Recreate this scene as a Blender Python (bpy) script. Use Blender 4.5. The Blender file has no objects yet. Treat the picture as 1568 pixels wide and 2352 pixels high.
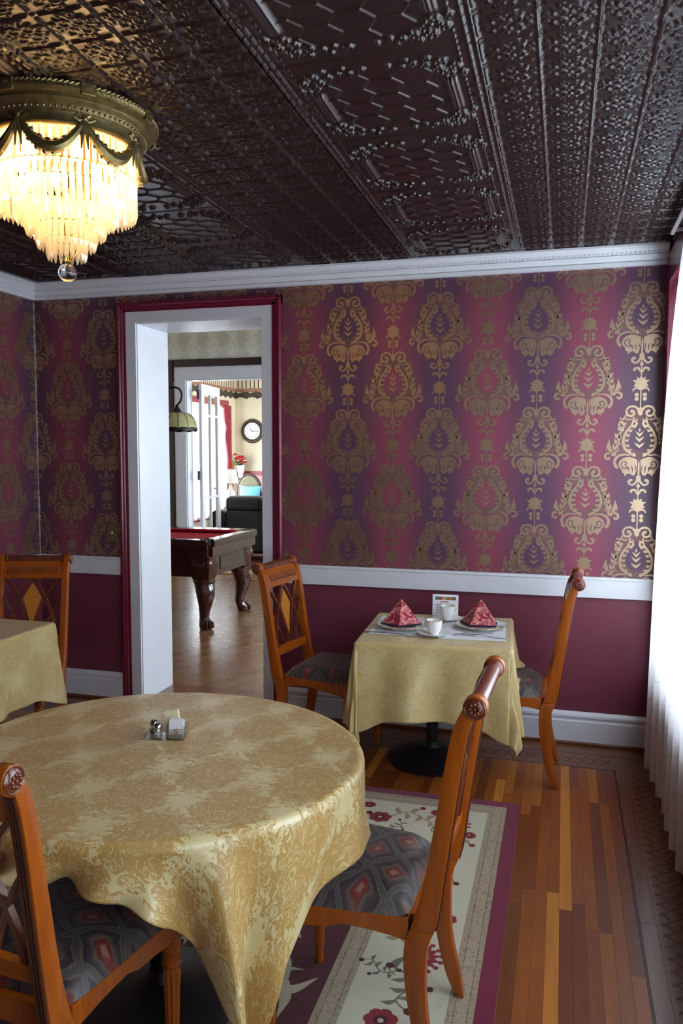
import bpy, bmesh, math, random
import numpy as np
from mathutils import Vector, Matrix

PI = math.pi
R = math.radians
random.seed(7)
scene = bpy.context.scene
COL = scene.collection

# ------------------------------------------------------------------ camera
cam_data = bpy.data.cameras.new('camera')
cam = bpy.data.objects.new('camera', cam_data)
COL.objects.link(cam)
cam_data.sensor_fit = 'HORIZONTAL'
cam_data.sensor_width = 36.0
cam_data.lens = 1817.5 * 36.0 / 1568.0
cam_data.clip_start = 0.02
cam.matrix_world = (Matrix.Translation((0.0, -4.3656, 1.57)) @ Matrix.Rotation(0.27262, 4, 'Z')
                    @ Matrix.Rotation(PI / 2 - 0.076015, 4, 'X') @ Matrix.Rotation(0.00138, 4, 'Z'))
scene.camera = cam

# ------------------------------------------------------------------ world, window light, exposure
EXPOSURE = 0.0
WORLD = 3.0
BULB_E = 60.0
BULB_W = 1.5
world = bpy.data.worlds.new('overcast_sky')
scene.world = world
world.use_nodes = True
bg = world.node_tree.nodes['Background']
bg.inputs['Color'].default_value = (0.86, 0.93, 1.0, 1)
bg.inputs['Strength'].default_value = WORLD
vs = scene.view_settings
vs.view_transform = 'Standard'
vs.look = 'None'
vs.exposure = EXPOSURE
vs.gamma = 1.0
vs.use_curve_mapping = False


def daylight(name, loc, target, w, h, power, col=(0.80, 0.90, 1.0)):
    d = bpy.data.lights.new(name, 'AREA')
    d.shape = 'RECTANGLE'
    d.size = w
    d.size_y = h
    d.energy = power
    d.color = col
    o = bpy.data.objects.new(name, d)
    COL.objects.link(o)
    o.location = loc
    o.rotation_euler = (Vector(target) - Vector(loc)).to_track_quat('-Z', 'Y').to_euler()
    return o


# windows of the dining room: (y0, y1, z0, z1) openings in the right wall
WINR = [(-1.50, -0.16, 0.50, 2.40), (-3.05, -1.85, 0.50, 2.40), (-4.75, -3.45, 0.50, 2.40)]
for i, (y0, y1, z0, z1) in enumerate(WINR):
    daylight('window_daylight', (0.82, (y0 + y1) / 2, (z0 + z1) / 2), (-1, (y0 + y1) / 2, (z0 + z1) / 2), z1 - z0, y1 - y0, (58, 84, 72)[i])
# billiard room: two unseen windows added to its right wall for light; parlour: window in its left wall
ADDED_WINB = [(1.3, 2.3, 0.7, 2.7), (3.0, 4.2, 0.7, 2.7)]
for (y0, y1, z0, z1) in ADDED_WINB:
    daylight('window_daylight', (0.82, (y0 + y1) / 2, (z0 + z1) / 2), (-3, (y0 + y1) / 2, 0.9), z1 - z0, y1 - y0, 220)
WINP = (6.35, 8.08, 0.55, 2.33)
daylight('window_daylight', (-6.0, (WINP[0] + WINP[1]) / 2, 1.45), (-4, 7.2, 1.2), 1.7, 1.7, 200, (0.92, 0.96, 1.0))
ADDED_WINPR = (6.2, 8.0, 0.6, 2.5)  # added, unseen opening; its lamp brightens the parlour
daylight('window_daylight', (-1.0, 7.1, 1.55), (-5, 7.1, 1.2), 1.8, 1.8, 190, (0.95, 0.97, 1.0))


# ------------------------------------------------------------------ helpers: materials
def S(r, g, b):
    def f(c):
        c /= 255.0
        return c / 12.92 if c <= 0.04045 else ((c + 0.055) / 1.055) ** 2.4
    return (f(r), f(g), f(b), 1.0)


class NT:
    def __init__(self, name):
        self.m = bpy.data.materials.new(name)
        self.m.use_nodes = True
        self.t = self.m.node_tree
        self.t.nodes.clear()
        self.out = self.t.nodes.new('ShaderNodeOutputMaterial')
        self.b = None

    def n(self, typ, ins=None, **props):
        nd = self.t.nodes.new('ShaderNode' + typ)
        for k, v in props.items():
            setattr(nd, k, v)
        for k, v in (ins or {}).items():
            self.put(nd.inputs[k], v)
        return nd

    def put(self, sock, v):
        if isinstance(v, bpy.types.NodeSocket):
            self.t.links.new(v, sock)
        elif v is not None:
            sock.default_value = v

    def ma(self, op, a, b=None, c=None):
        nd = self.t.nodes.new('ShaderNodeMath')
        nd.operation = op
        for i, v in enumerate((a, b, c)):
            if v is not None:
                self.put(nd.inputs[i], v)
        return nd.outputs[0]

    def mix(self, f, a, b, blend='MIX'):
        nd = self.t.nodes.new('ShaderNodeMix')
        nd.data_type = 'RGBA'
        nd.blend_type = blend
        self.put(nd.inputs[0], f)
        self.put(nd.inputs[6], a)
        self.put(nd.inputs[7], b)
        return nd.outputs[2]

    def ramp(self, f, stops, interp='LINEAR'):
        nd = self.t.nodes.new('ShaderNodeValToRGB')
        nd.color_ramp.interpolation = interp
        e = nd.color_ramp.elements
        while len(e) < len(stops):
            e.new(0.5)
        for el, (p, c) in zip(e, stops):
            el.position = p
            el.color = c
        self.put(nd.inputs[0], f)
        return nd.outputs[0]

    def obj(self):
        return self.n('TexCoord').outputs['Object']

    def uv(self):
        return self.n('TexCoord').outputs['UV']

    def xyz(self, v):
        s = self.n('SeparateXYZ', {0: v})
        return s.outputs[0], s.outputs[1], s.outputs[2]

    def mapping(self, v, scale=(1, 1, 1), loc=(0, 0, 0), rot=(0, 0, 0)):
        return self.n('Mapping', {'Vector': v, 'Scale': scale, 'Location': loc, 'Rotation': rot}).outputs[0]

    def noise(self, v, scale=5.0, detail=3.0, rough=0.5, dist=0.0):
        return self.n('TexNoise', {'Vector': v, 'Scale': scale, 'Detail': detail, 'Roughness': rough, 'Distortion': dist}).outputs[0]

    def bump(self, h, strength=0.3, dist=0.01):
        return self.n('Bump', {'Height': h, 'Strength': strength, 'Distance': dist}).outputs[0]

    def bsdf(self, **k):
        b = self.t.nodes.new('ShaderNodeBsdfPrincipled')
        names = {'color': 'Base Color', 'rough': 'Roughness', 'metal': 'Metallic', 'spec': 'Specular IOR Level', 'normal': 'Normal',
                 'coat': 'Coat Weight', 'coat_rough': 'Coat Roughness', 'sheen': 'Sheen Weight', 'trans': 'Transmission Weight', 'ior': 'IOR',
                 'emit': 'Emission Color', 'estr': 'Emission Strength', 'alpha': 'Alpha', 'aniso': 'Anisotropic'}
        for kk, v in k.items():
            self.put(b.inputs[names[kk]], v)
        self.t.links.new(b.outputs[0], self.out.inputs[0])
        self.b = b
        return self.m


def plain(name, col, rough=0.5, metal=0.0, spec=0.5, var=0.08, vscale=6.0, bump=0.0, bscale=80.0, coat=0.0, coat_rough=0.1):
    """a colour with a little uneven tone and fine relief"""
    t = NT(name)
    o = t.obj()
    c = col
    if var:
        nz = t.noise(o, vscale, 4.0)
        dark = tuple(x * (1 - var) for x in col[:3]) + (1,)
        lite = tuple(min(1, x * (1 + var)) for x in col[:3]) + (1,)
        c = t.ramp(nz, [(0.3, dark), (0.7, lite)])
    nrm = None
    if bump:
        nrm = t.bump(t.noise(o, bscale, 3.0), bump, 0.004)
    return t.bsdf(color=c, rough=rough, metal=metal, spec=spec, normal=nrm, coat=coat, coat_rough=coat_rough)


def wood(name, c0, c1, rough=0.3, axis=2, scale=14.0, coat=0.3, rnd=0.0, spec=0.5, tones=None):
    t = NT(name)
    o = t.obj()
    if rnd:
        r = t.n('ObjectInfo').outputs['Random']
        o = t.n('VectorMath', {0: o, 1: t.n('CombineXYZ', {0: t.ma('MULTIPLY', r, 37.0), 1: t.ma('MULTIPLY', r, 91.0), 2: r}).outputs[0]}, operation='ADD').outputs[0]
    sc = [1.0, 1.0, 1.0]
    sc[axis] = 0.09
    v = t.mapping(o, tuple(s * scale for s in sc))
    g = t.noise(v, 3.0, 6.0, 0.65, 0.6)
    g2 = t.noise(v, 14.0, 3.0, 0.6)
    f = t.ma('ADD', t.ma('MULTIPLY', g, 0.75), t.ma('MULTIPLY', g2, 0.25))
    c = t.ramp(f, [(0.32, c0), (0.68, c1)])
    if tones:
        c = t.mix(1.0, t.ramp(r, tones, 'CONSTANT'), t.ramp(f, [(0.28, (0.62, 0.58, 0.54, 1)), (0.72, (1.0, 1.0, 1.0, 1))]), 'MULTIPLY')
    elif rnd:
        c = t.mix(t.ma('MULTIPLY', t.ma('POWER', r, 1.3), rnd), c, t.mix(1.0, c, (0.30, 0.20, 0.17, 1), 'MULTIPLY'))
    return t.bsdf(color=c, rough=rough, coat=coat, coat_rough=0.12, spec=spec, normal=t.bump(g2, 0.05, 0.002))


# ------------------------------------------------------------------ helpers: meshes
class MB:
    def __init__(self):
        self.v, self.f, self.mi, self.uv = [], [], [], []

    def add(self, vs, fs, mi=0, uvs=None):
        k = len(self.v)
        self.v += [tuple(p) for p in vs]
        self.uv += list(uvs) if uvs is not None else [(p[0], p[1]) for p in vs]
        self.f += [tuple(i + k for i in q) for q in fs]
        self.mi += [mi] * len(fs)
        return self

    def box(self, x0, x1, y0, y1, z0, z1, mi=0):
        v = [(x0, y0, z0), (x1, y0, z0), (x1, y1, z0), (x0, y1, z0), (x0, y0, z1), (x1, y0, z1), (x1, y1, z1), (x0, y1, z1)]
        return self.add(v, [(0, 3, 2, 1), (4, 5, 6, 7), (0, 1, 5, 4), (1, 2, 6, 5), (2, 3, 7, 6), (3, 0, 4, 7)], mi)

    def rings(self, rs, caps=True, mi=0, close=True, uvs=None):
        """loft a list of equal rings"""
        n = len(rs[0])
        v = [p for r in rs for p in r]
        f = []
        m = n if close else n - 1
        for i in range(len(rs) - 1):
            for j in range(m):
                a, b = i * n + j, i * n + (j + 1) % n
                f.append((a, b, b + n, a + n))
        if caps and close:
            f.append(tuple(range(n - 1, -1, -1)))
            f.append(tuple(range((len(rs) - 1) * n, len(rs) * n)))
        return self.add(v, f, mi, uvs)

    def lathe(self, prof, n=24, c=(0, 0, 0), mi=0, flute=None, caps=True):
        rs = []
        for (r, z) in prof:
            ring = []
            for k in range(n):
                a = 2 * PI * k / n
                rr = r * (flute(a, z) if flute else 1)
                ring.append((c[0] + rr * math.cos(a), c[1] + rr * math.sin(a), c[2] + z))
            rs.append(ring)
        return self.rings(rs, caps, mi)

    def tube(self, path, rad, n=8, mi=0):
        P = [Vector(p) for p in path]
        if not isinstance(rad, (list, tuple)):
            rad = [rad] * len(P)
        rs = []
        up = None
        for i, p in enumerate(P):
            d = (P[min(i + 1, len(P) - 1)] - P[max(i - 1, 0)]).normalized()
            if up is None:
                up = Vector((0, 0, 1)) if abs(d.z) < 0.9 else Vector((1, 0, 0))
            a = d.cross(up).normalized()
            b = a.cross(d).normalized()
            up = b
            rs.append([tuple(p + rad[i] * (math.cos(2 * PI * k / n) * a + math.sin(2 * PI * k / n) * b)) for k in range(n)])
        return self.rings(rs, True, mi)

    def prism(self, poly, fn, d0, d1, mi=0):
        """extrude a 2-D polygon; fn(u, v, d) -> point"""
        n = len(poly)
        v = [fn(u, w, d0) for u, w in poly] + [fn(u, w, d1) for u, w in poly]
        f = [tuple(range(n - 1, -1, -1)), tuple(range(n, 2 * n))]
        f += [(i, (i + 1) % n, n + (i + 1) % n, n + i) for i in range(n)]
        return self.add(v, f, mi)

    def sphere(self, c, r, n=16, m=10, mi=0, sq=(1, 1, 1)):
        rs = []
        for i in range(1, m):
            t = PI * i / m
            rs.append([(c[0] + sq[0] * r * math.sin(t) * math.cos(2 * PI * k / n), c[1] + sq[1] * r * math.sin(t) * math.sin(2 * PI * k / n), c[2] - sq[2] * r * math.cos(t)) for k in range(n)])
        return self.rings(rs, True, mi)

    def grid(self, P, mi=0, uv=None):
        """P: array (n, m, 3)"""
        n, m = P.shape[:2]
        f = [(i * m + j, (i + 1) * m + j, (i + 1) * m + j + 1, i * m + j + 1) for i in range(n - 1) for j in range(m - 1)]
        return self.add(P.reshape(-1, 3).tolist(), f, mi, None if uv is None else uv.reshape(-1, 2).tolist())

    def mesh(self, name, mats, smooth=False, bevel=0.0, seg=2, sharp=35):
        me = bpy.data.meshes.new(name)
        me.from_pydata(self.v, [], self.f)
        if not isinstance(mats, (list, tuple)):
            mats = [mats]
        for m in mats:
            me.materials.append(m)
        me.polygons.foreach_set('material_index', self.mi)
        li = np.zeros(len(me.loops), dtype=np.int32)
        me.loops.foreach_get('vertex_index', li)
        uvl = me.uv_layers.new(name='UVMap')
        uvl.data.foreach_set('uv', np.array(self.uv, dtype=np.float32)[li].ravel())
        bm = bmesh.new()
        bm.from_mesh(me)
        if bevel:
            bmesh.ops.bevel(bm, geom=[e for e in bm.edges if len(e.link_faces) == 2 and e.calc_face_angle(0) > 0.6], offset=bevel, segments=seg, profile=0.5, affect='EDGES', clamp_overlap=True)
        bmesh.ops.recalc_face_normals(bm, faces=bm.faces)
        bm.to_mesh(me)
        bm.free()
        if smooth:
            me.polygons.foreach_set('use_smooth', [True] * len(me.polygons))
            me.set_sharp_from_angle(angle=R(sharp))
        me.update()
        return me

    def build(self, name, mats, parent=None, smooth=False, bevel=0.0, seg=2, sharp=35, label=None):
        return link(name, self.mesh(name, mats, smooth, bevel, seg, sharp), parent, label)


def link(name, data, parent=None, label=None):
    o = bpy.data.objects.new(name, data)
    COL.objects.link(o)
    if parent is not None:
        o.parent = parent
    if label:
        o['label'] = label
    return o


def tag(o, label, cat, group=None, kind=None):
    o['label'] = label
    o['category'] = cat
    if group:
        o['group'] = group
    if kind:
        o['kind'] = kind
    return o


def struct(o, label=None):
    o['kind'] = 'structure'
    if label:
        o['label'] = label
    return o


def thing(name, label, cat, loc=(0, 0, 0), rz=0.0, group=None):
    o = link(name, None)
    o.location = loc
    o.rotation_euler = (0, 0, rz)
    return tag(o, label, cat, group)


def copy_tree(o, parent=None):
    c = o.copy()
    COL.objects.link(c)
    c.parent = parent
    for ch in [k for k in o.children]:
        copy_tree(ch, c)
    return c


def B(*a, mi=0):
    return MB().box(*a, mi=mi)


def smoothpath(pts, n=8):
    """Catmull-Rom through the points"""
    P = [np.array(p, float) for p in pts]
    P = [2 * P[0] - P[1]] + P + [2 * P[-1] - P[-2]]
    out = []
    for i in range(1, len(P) - 2):
        for k in range(n):
            t = k / n
            out.append(0.5 * ((2 * P[i]) + (-P[i - 1] + P[i + 1]) * t + (2 * P[i - 1] - 5 * P[i] + 4 * P[i + 1] - P[i + 2]) * t * t + (-P[i - 1] + 3 * P[i] - 3 * P[i + 1] + P[i + 2]) * t ** 3))
    out.append(P[-2])
    return [tuple(p) for p in out]


# flat ornament shapes (lists of 2-D polygons)
def o_stroke(pts, w0, w1=None, wm=None, n=6):
    """a ribbon along a smooth path, as quads; width w0 -> wm -> w1"""
    p = [np.array(q) for q in smoothpath(pts, n)]
    w1 = w0 if w1 is None else w1
    wm = (w0 + w1) / 2 if wm is None else wm
    L, Rr = [], []
    for i, q in enumerate(p):
        d = p[min(i + 1, len(p) - 1)] - p[max(i - 1, 0)]
        d = d / (np.hypot(*d) + 1e-9)
        t = i / (len(p) - 1)
        w = (w0 * (1 - 2 * t) + wm * 2 * t) if t < 0.5 else (wm * (2 - 2 * t) + w1 * (2 * t - 1))
        nn = np.array([-d[1], d[0]]) * w / 2
        L.append(q + nn)
        Rr.append(q - nn)
    return [[L[i], Rr[i], Rr[i + 1], L[i + 1]] for i in range(len(p) - 1)]


def o_leaf(p, q, w, bend=0.0):
    p, q = np.array(p, float), np.array(q, float)
    d = q - p
    nn = np.array([-d[1], d[0]])
    m = (p + q) / 2 + nn * bend
    return o_stroke([p, m, q], w * 0.25, w * 0.05, w, 5)


def o_disc(c, r, n=10, sy=1.0):
    return [[np.array((c[0] + r * math.cos(2 * PI * k / n), c[1] + sy * r * math.sin(2 * PI * k / n))) for k in range(n)]]


def o_spiral(c, r, a0, turns, w, n=14):
    """a scroll that winds into c"""
    pts = [(c[0] + r * (1 - 0.8 * t) * math.cos(a0 + turns * 2 * PI * t), c[1] + r * (1 - 0.8 * t) * math.sin(a0 + turns * 2 * PI * t)) for t in np.linspace(0, 1, n)]
    return o_stroke(pts, w, w * 0.9, w, 2) + o_disc(pts[-1], w * 0.8, 8)


def mirror(polys):
    return [[np.array((-p[0], p[1])) for p in reversed(q)] for q in polys]


# ------------------------------------------------------------------ materials
M = {}
M['white'] = plain('white_paint', S(214, 216, 224), 0.35, var=0.03, bump=0.03)
M['maroon'] = plain('maroon_wall_paint', S(112, 48, 66), 0.55, var=0.06, bump=0.05, bscale=240)
M['maroon_trim'] = plain('maroon_gloss_trim', S(112, 28, 54), 0.25, var=0.05)
M['cream_wall'] = plain('cream_wall_paint', S(218, 208, 182), 0.6, var=0.05)
M['pink_wall'] = plain('rose_wall_paint', S(206, 150, 150), 0.6, var=0.05)
M['shoe'] = wood('shoe_wood', S(92, 50, 26), S(130, 76, 40), 0.4, axis=0)


def wallpaper():
    t = NT('plum_striped_wallpaper')
    x, y, z = t.xyz(t.obj())
    ph = t.ma('MULTIPLY', t.ma('SUBTRACT', t.ma('ADD', x, y), -1.444), 2 * PI / 0.52)
    s = t.ma('MULTIPLY_ADD', t.ma('COSINE', ph), 0.5, 0.5)
    c = t.ramp(s, [(0.08, S(86, 56, 80)), (0.45, S(108, 58, 80)), (0.92, S(134, 62, 82))])
    fine = t.noise(t.mapping(t.obj(), (300, 300, 6)), 1.0, 2.0)
    c = t.mix(0.10, c, t.ramp(fine, [(0.3, (0.2, 0.2, 0.2, 1)), (0.7, (1, 1, 1, 1))]), 'MULTIPLY')
    return t.bsdf(color=c, rough=0.42, spec=0.45, normal=t.bump(fine, 0.05, 0.002))


M['paper'] = wallpaper()
M['gold_print'] = plain('gold_print', S(162, 138, 114), 0.34, metal=0.75, var=0.10, vscale=120, bump=0.1, bscale=500)
M['tan_print'] = plain('tan_print', S(112, 76, 76), 0.5, metal=0.2, var=0.22, vscale=90, bump=0.1, bscale=500)
M['tin'] = plain('burgundy_tin', S(33, 16, 17), 0.33, metal=0.0, spec=0.7, var=0.12, vscale=30, bump=0.04, bscale=60, coat=0.25, coat_rough=0.2)
M['brass_old'] = plain('antique_brass', S(134, 118, 78), 0.38, metal=0.85, var=0.25, vscale=40, bump=0.3, bscale=160)
M['brass'] = plain('brass', S(176, 146, 84), 0.25, metal=1.0, var=0.1)
M['oak'] = wood('honey_plank', S(150, 86, 34), S(182, 116, 52), 0.36, axis=1, scale=11, coat=0.08, rnd=0.95,
                tones=[(0.0, S(148, 82, 28)), (0.16, S(130, 68, 26)), (0.30, S(172, 102, 34)), (0.42, S(116, 60, 26)), (0.56, S(156, 88, 30)), (0.68, S(196, 126, 48)), (0.76, S(124, 64, 26)), (0.90, S(142, 78, 28))])
M['oak_border'] = wood('brown_border_plank', S(100, 56, 30), S(126, 76, 42), 0.32, axis=1, scale=11, coat=0.25, rnd=0.25)
M['inlay'] = plain('dark_inlay', S(52, 26, 16), 0.35, var=0.15)
M['subfloor'] = plain('subfloor', S(60, 36, 22), 0.6)

# ------------------------------------------------------------------ structure: dining room
XL, XR, ZC = -3.24, 0.50, 2.61
YF = -5.6                      # wall behind the camera
DX0, DX1, DZ = -2.515, -1.70, 2.345   # doorway to the billiard room
RAIL0, RAIL1 = 0.80, 0.912


def pale_paper():
    t = NT('pale_damask_wallpaper')
    x, y, z = t.xyz(t.obj())
    u = t.ma('MULTIPLY', x, 1 / 0.27)
    v = t.ma('MULTIPLY', z, 1 / 0.40)
    a = t.ma('COSINE', t.ma('MULTIPLY', t.ma('ADD', u, v), PI))
    b = t.ma('COSINE', t.ma('MULTIPLY', t.ma('SUBTRACT', u, v), PI))
    nz = t.noise(t.obj(), 26.0, 4.0, 0.6, 1.0)
    f = t.ma('ADD', t.ma('MULTIPLY', t.ma('MULTIPLY', a, b), 0.35), nz)
    c = t.ramp(f, [(0.34, S(182, 176, 152)), (0.50, S(206, 206, 196)), (0.62, S(196, 188, 162)), (0.75, S(210, 210, 202))])
    return t.bsdf(color=c, rough=0.6)


M['pale_paper'] = pale_paper()
M['plaster'] = plain('ceiling_plaster', S(220, 218, 210), 0.8)
M['dark_trim'] = wood('dark_walnut_trim', S(36, 20, 18), S(58, 34, 30), 0.3, axis=2)

wb = MB()
for (x0, x1, z0, z1) in ((-5.85, DX0, 0, RAIL1), (DX1, 0.65, 0, RAIL1)):
    wb.box(x0, x1, 0, 0.38, z0, z1, mi=1)
for (x0, x1, z0, z1) in ((-5.85, DX0, RAIL1, 3.4), (DX1, 0.65, RAIL1, 3.4), (DX0, DX1, DZ, 3.4)):
    wb.box(x0, x1, 0, 0.38, z0, z1, mi=0)
wall_back = struct(wb.build('wall_back', [M['paper'], M['maroon']]))
wl = MB().box(XL - 0.15, XL, YF - .15, 0, 0, RAIL1, mi=1).box(XL - 0.15, XL, YF - .15, 0, RAIL1, 2.8, mi=0)
wall_left = struct(wl.build('wall_left', [M['paper'], M['maroon']]))


def wall_y(mb, x0, x1, y0, y1, zt, wins, zsplit=None, mi=(0, 1)):
    """a wall that runs along y with window openings (y0, y1, z0, z1)"""
    ys = y0
    for (a, b, z0, z1) in sorted(wins):
        mb.box(x0, x1, ys, a, 0, zt, mi[0])
        mb.box(x0, x1, a, b, 0, z0, mi[0])
        mb.box(x0, x1, a, b, z1, zt, mi[0])
        ys = b
    mb.box(x0, x1, ys, y1, 0, zt, mi[0])
    return mb


wall_right = struct(wall_y(MB(), XR, XR + 0.15, YF - .15, 0.0, 2.8, WINR).build('wall_right', [M['maroon']]))
wall_front = struct(B(XL, XR, YF - 0.15, YF, 0, 2.8).build('wall_front', [M['maroon']]))

# ceiling with pressed tin panels
ceiling = struct(B(XL - 0.15, XR + 0.15, YF - 0.15, 0.0, ZC, ZC + 0.10).build('ceiling', [M['tin']]))


def G(d, w):
    return np.exp(-(d / w) ** 2)


def tin_tile(nx, ny, res=34):
    """a panel of nx by ny small square flower tiles, relief hanging below the ceiling"""
    tx, ty = 0.145, 0.135
    a = np.linspace(-1, 1, res)
    X, Y = np.meshgrid(a, a, indexing='ij')
    h = np.zeros_like(X)
    ax, ay = np.abs(X), np.abs(Y)
    h = np.maximum(h, 1.0 * G(ax - 0.985, 0.045) * (ay < 0.78))
    h = np.maximum(h, 1.0 * G(ay - 0.985, 0.045) * (ax < 0.78))
    h = np.maximum(h, 0.9 * G(np.hypot(ax - 1, ay - 1), 0.09))
    for k in range(4):
        th = PI / 4 + k * PI / 2
        cx, cy = 0.40 * math.cos(th), 0.40 * math.sin(th)
        d = np.hypot(X - cx, Y - cy)
        h = np.maximum(h, 0.9 * G(d - 0.21, 0.07))
        h = np.maximum(h, 0.7 * G(d, 0.085))
        h = np.maximum(h, 0.8 * G(np.hypot(X - 1.78 * cx, Y - 1.78 * cy), 0.07))
    for (px, py, wx, wy) in ((0, .62, .07, .2), (0, -.62, .07, .2), (.62, 0, .2, .07), (-.62, 0, .2, .07)):
        h = np.maximum(h, 0.9 * np.exp(-((X - px) / wx) ** 2 - ((Y - py) / wy) ** 2))
    for sx in (-1, 1):
        for sy in (-1, 1):
            for (qx, qy) in ((0.22, 0.74), (0.74, 0.22)):
                d = np.hypot(X - sx * qx, Y - sy * qy)
                h = np.maximum(h, 0.75 * G(d - 0.10, 0.045))
    h = np.maximum(h, 1.0 * G(np.hypot(X, Y), 0.1))
    mb = MB()
    n = res * nx
    P = np.zeros((res * nx, res * ny, 3))
    for i in range(nx):
        for j in range(ny):
            P[i * res:(i + 1) * res, j * res:(j + 1) * res, 0] = (i + (X + 1) / 2) * tx
            P[i * res:(i + 1) * res, j * res:(j + 1) * res, 1] = (j + (Y + 1) / 2) * ty
            P[i * res:(i + 1) * res, j * res:(j + 1) * res, 2] = -0.0082 * h
    return mb.grid(P).mesh('tin_panel', M['tin'], smooth=True, sharp=180)


def tin_medallion(res=170, lattice=False):
    """a wide panel: hexagon lattice inside a frame of reeded bars and acanthus scrolls"""
    a = np.linspace(-1, 1, res)
    X, Y = np.meshgrid(a, a, indexing='ij')
    ax, ay = np.abs(X), np.abs(Y)
    h = np.zeros_like(X)
    # hexagon lattice of thin ribs
    s = 0.36
    px, py = X / s, Y / (s * 0.95)
    best = np.full_like(X, 9.0)
    second = np.full_like(X, 9.0)
    for i in range(-5, 6):
        for j in range(-5, 6):
            cx, cy = i * 0.87, j * 1.0 + (0.5 if i % 2 else 0)
            d = np.hypot(px - cx, py - cy)
            second = np.where(d < best, best, np.minimum(second, d))
            best = np.minimum(best, d)
    hexa = G(second - best, 0.055)
    inside = (ax < 0.62) & (ay < 0.66) if not lattice else (ax < 0.93) & (ay < 0.93)
    h = np.maximum(h, 0.55 * hexa * inside)
    if not lattice:
        for q in (0.97, 0.90):
            h = np.maximum(h, 0.8 * G(ax - q, 0.014) * (np.mod(Y * 6, 1) > 0.12))
        h = np.maximum(h, 0.35 * G(ay - 0.985, 0.012))
        h = np.maximum(h, 0.6 * G(ax - 0.80, 0.010) * (np.mod(Y * 9, 1) > 0.35))
        # reeded bars on both sides
        bar = np.clip(1 - ((ax - 0.66) / 0.065) ** 2, 0, 1) ** 0.5 * (1 / (1 + np.exp((ay - 0.36) * 50)))
        h = np.maximum(h, bar * (1.2 + 0.35 * np.cos(ax * 2 * PI / 0.042)))
        # acanthus scrolls above and below the bars and along the far edges
        for (qx, qy, r) in ((0.66, 0.50, 0.09), (0.58, 0.60, 0.07), (0.74, 0.62, 0.07), (0.47, 0.70, 0.06), (0.62, 0.73, 0.08), (0.36, 0.75, 0.05), (0.25, 0.72, 0.045), (0.12, 0.77, 0.05), (0.30, 0.83, 0.04), (0.80, 0.45, 0.05), (0.50, 0.82, 0.05)):
            d = np.hypot(ax - qx, ay - qy)
            th = np.arctan2(ay - qy, ax - qx)
            h = np.maximum(h, (1.15 - 0.4 * np.cos(5 * th)) * 0.8 * G(d - r * 0.62, r * 0.26))
            h = np.maximum(h, 0.9 * G(d, r * 0.3))
        h = np.maximum(h, 0.8 * G(np.hypot(ax - 0.88, ay - 0.10), 0.05))
        amp = 0.011
    else:
        h = np.maximum(h, G(ax - 0.98, 0.03))
        h = np.maximum(h, G(ay - 0.98, 0.03))
        amp = 0.006
    P = np.zeros((res, res, 3))
    P[..., 0] = (X + 1) / 2 * 0.58
    P[..., 1] = (Y + 1) / 2 * 0.54
    P[..., 2] = -amp * h
    return MB().grid(P).mesh('tin_medallion_panel', M['tin'], smooth=True, sharp=180)


A5, A4, BM = tin_tile(5, 4), tin_tile(4, 4), tin_medallion()
for k in range(-3, 5):
    y0 = -2.26 + 0.54 * (k - 1) - 0.0
    if y0 + 0.54 > -0.05:
        continue
    for (x0, me) in ((-0.228, A5), (-0.808, BM), (-1.388, A4), (-1.968, BM), (-2.548, A4), (-3.128, BM)):
        o = link('tin_panel', me, ceiling)
        o.location = (x0, y0, ZC - 0.0005)

# damask motifs, printed in gold on the wallpaper
K = 0.000518


def q(x, y):
    return np.array(((x - 470) * K, -(y - 110) * K))


def Q(*pts):
    return [q(x, y) for x, y in pts]


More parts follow.
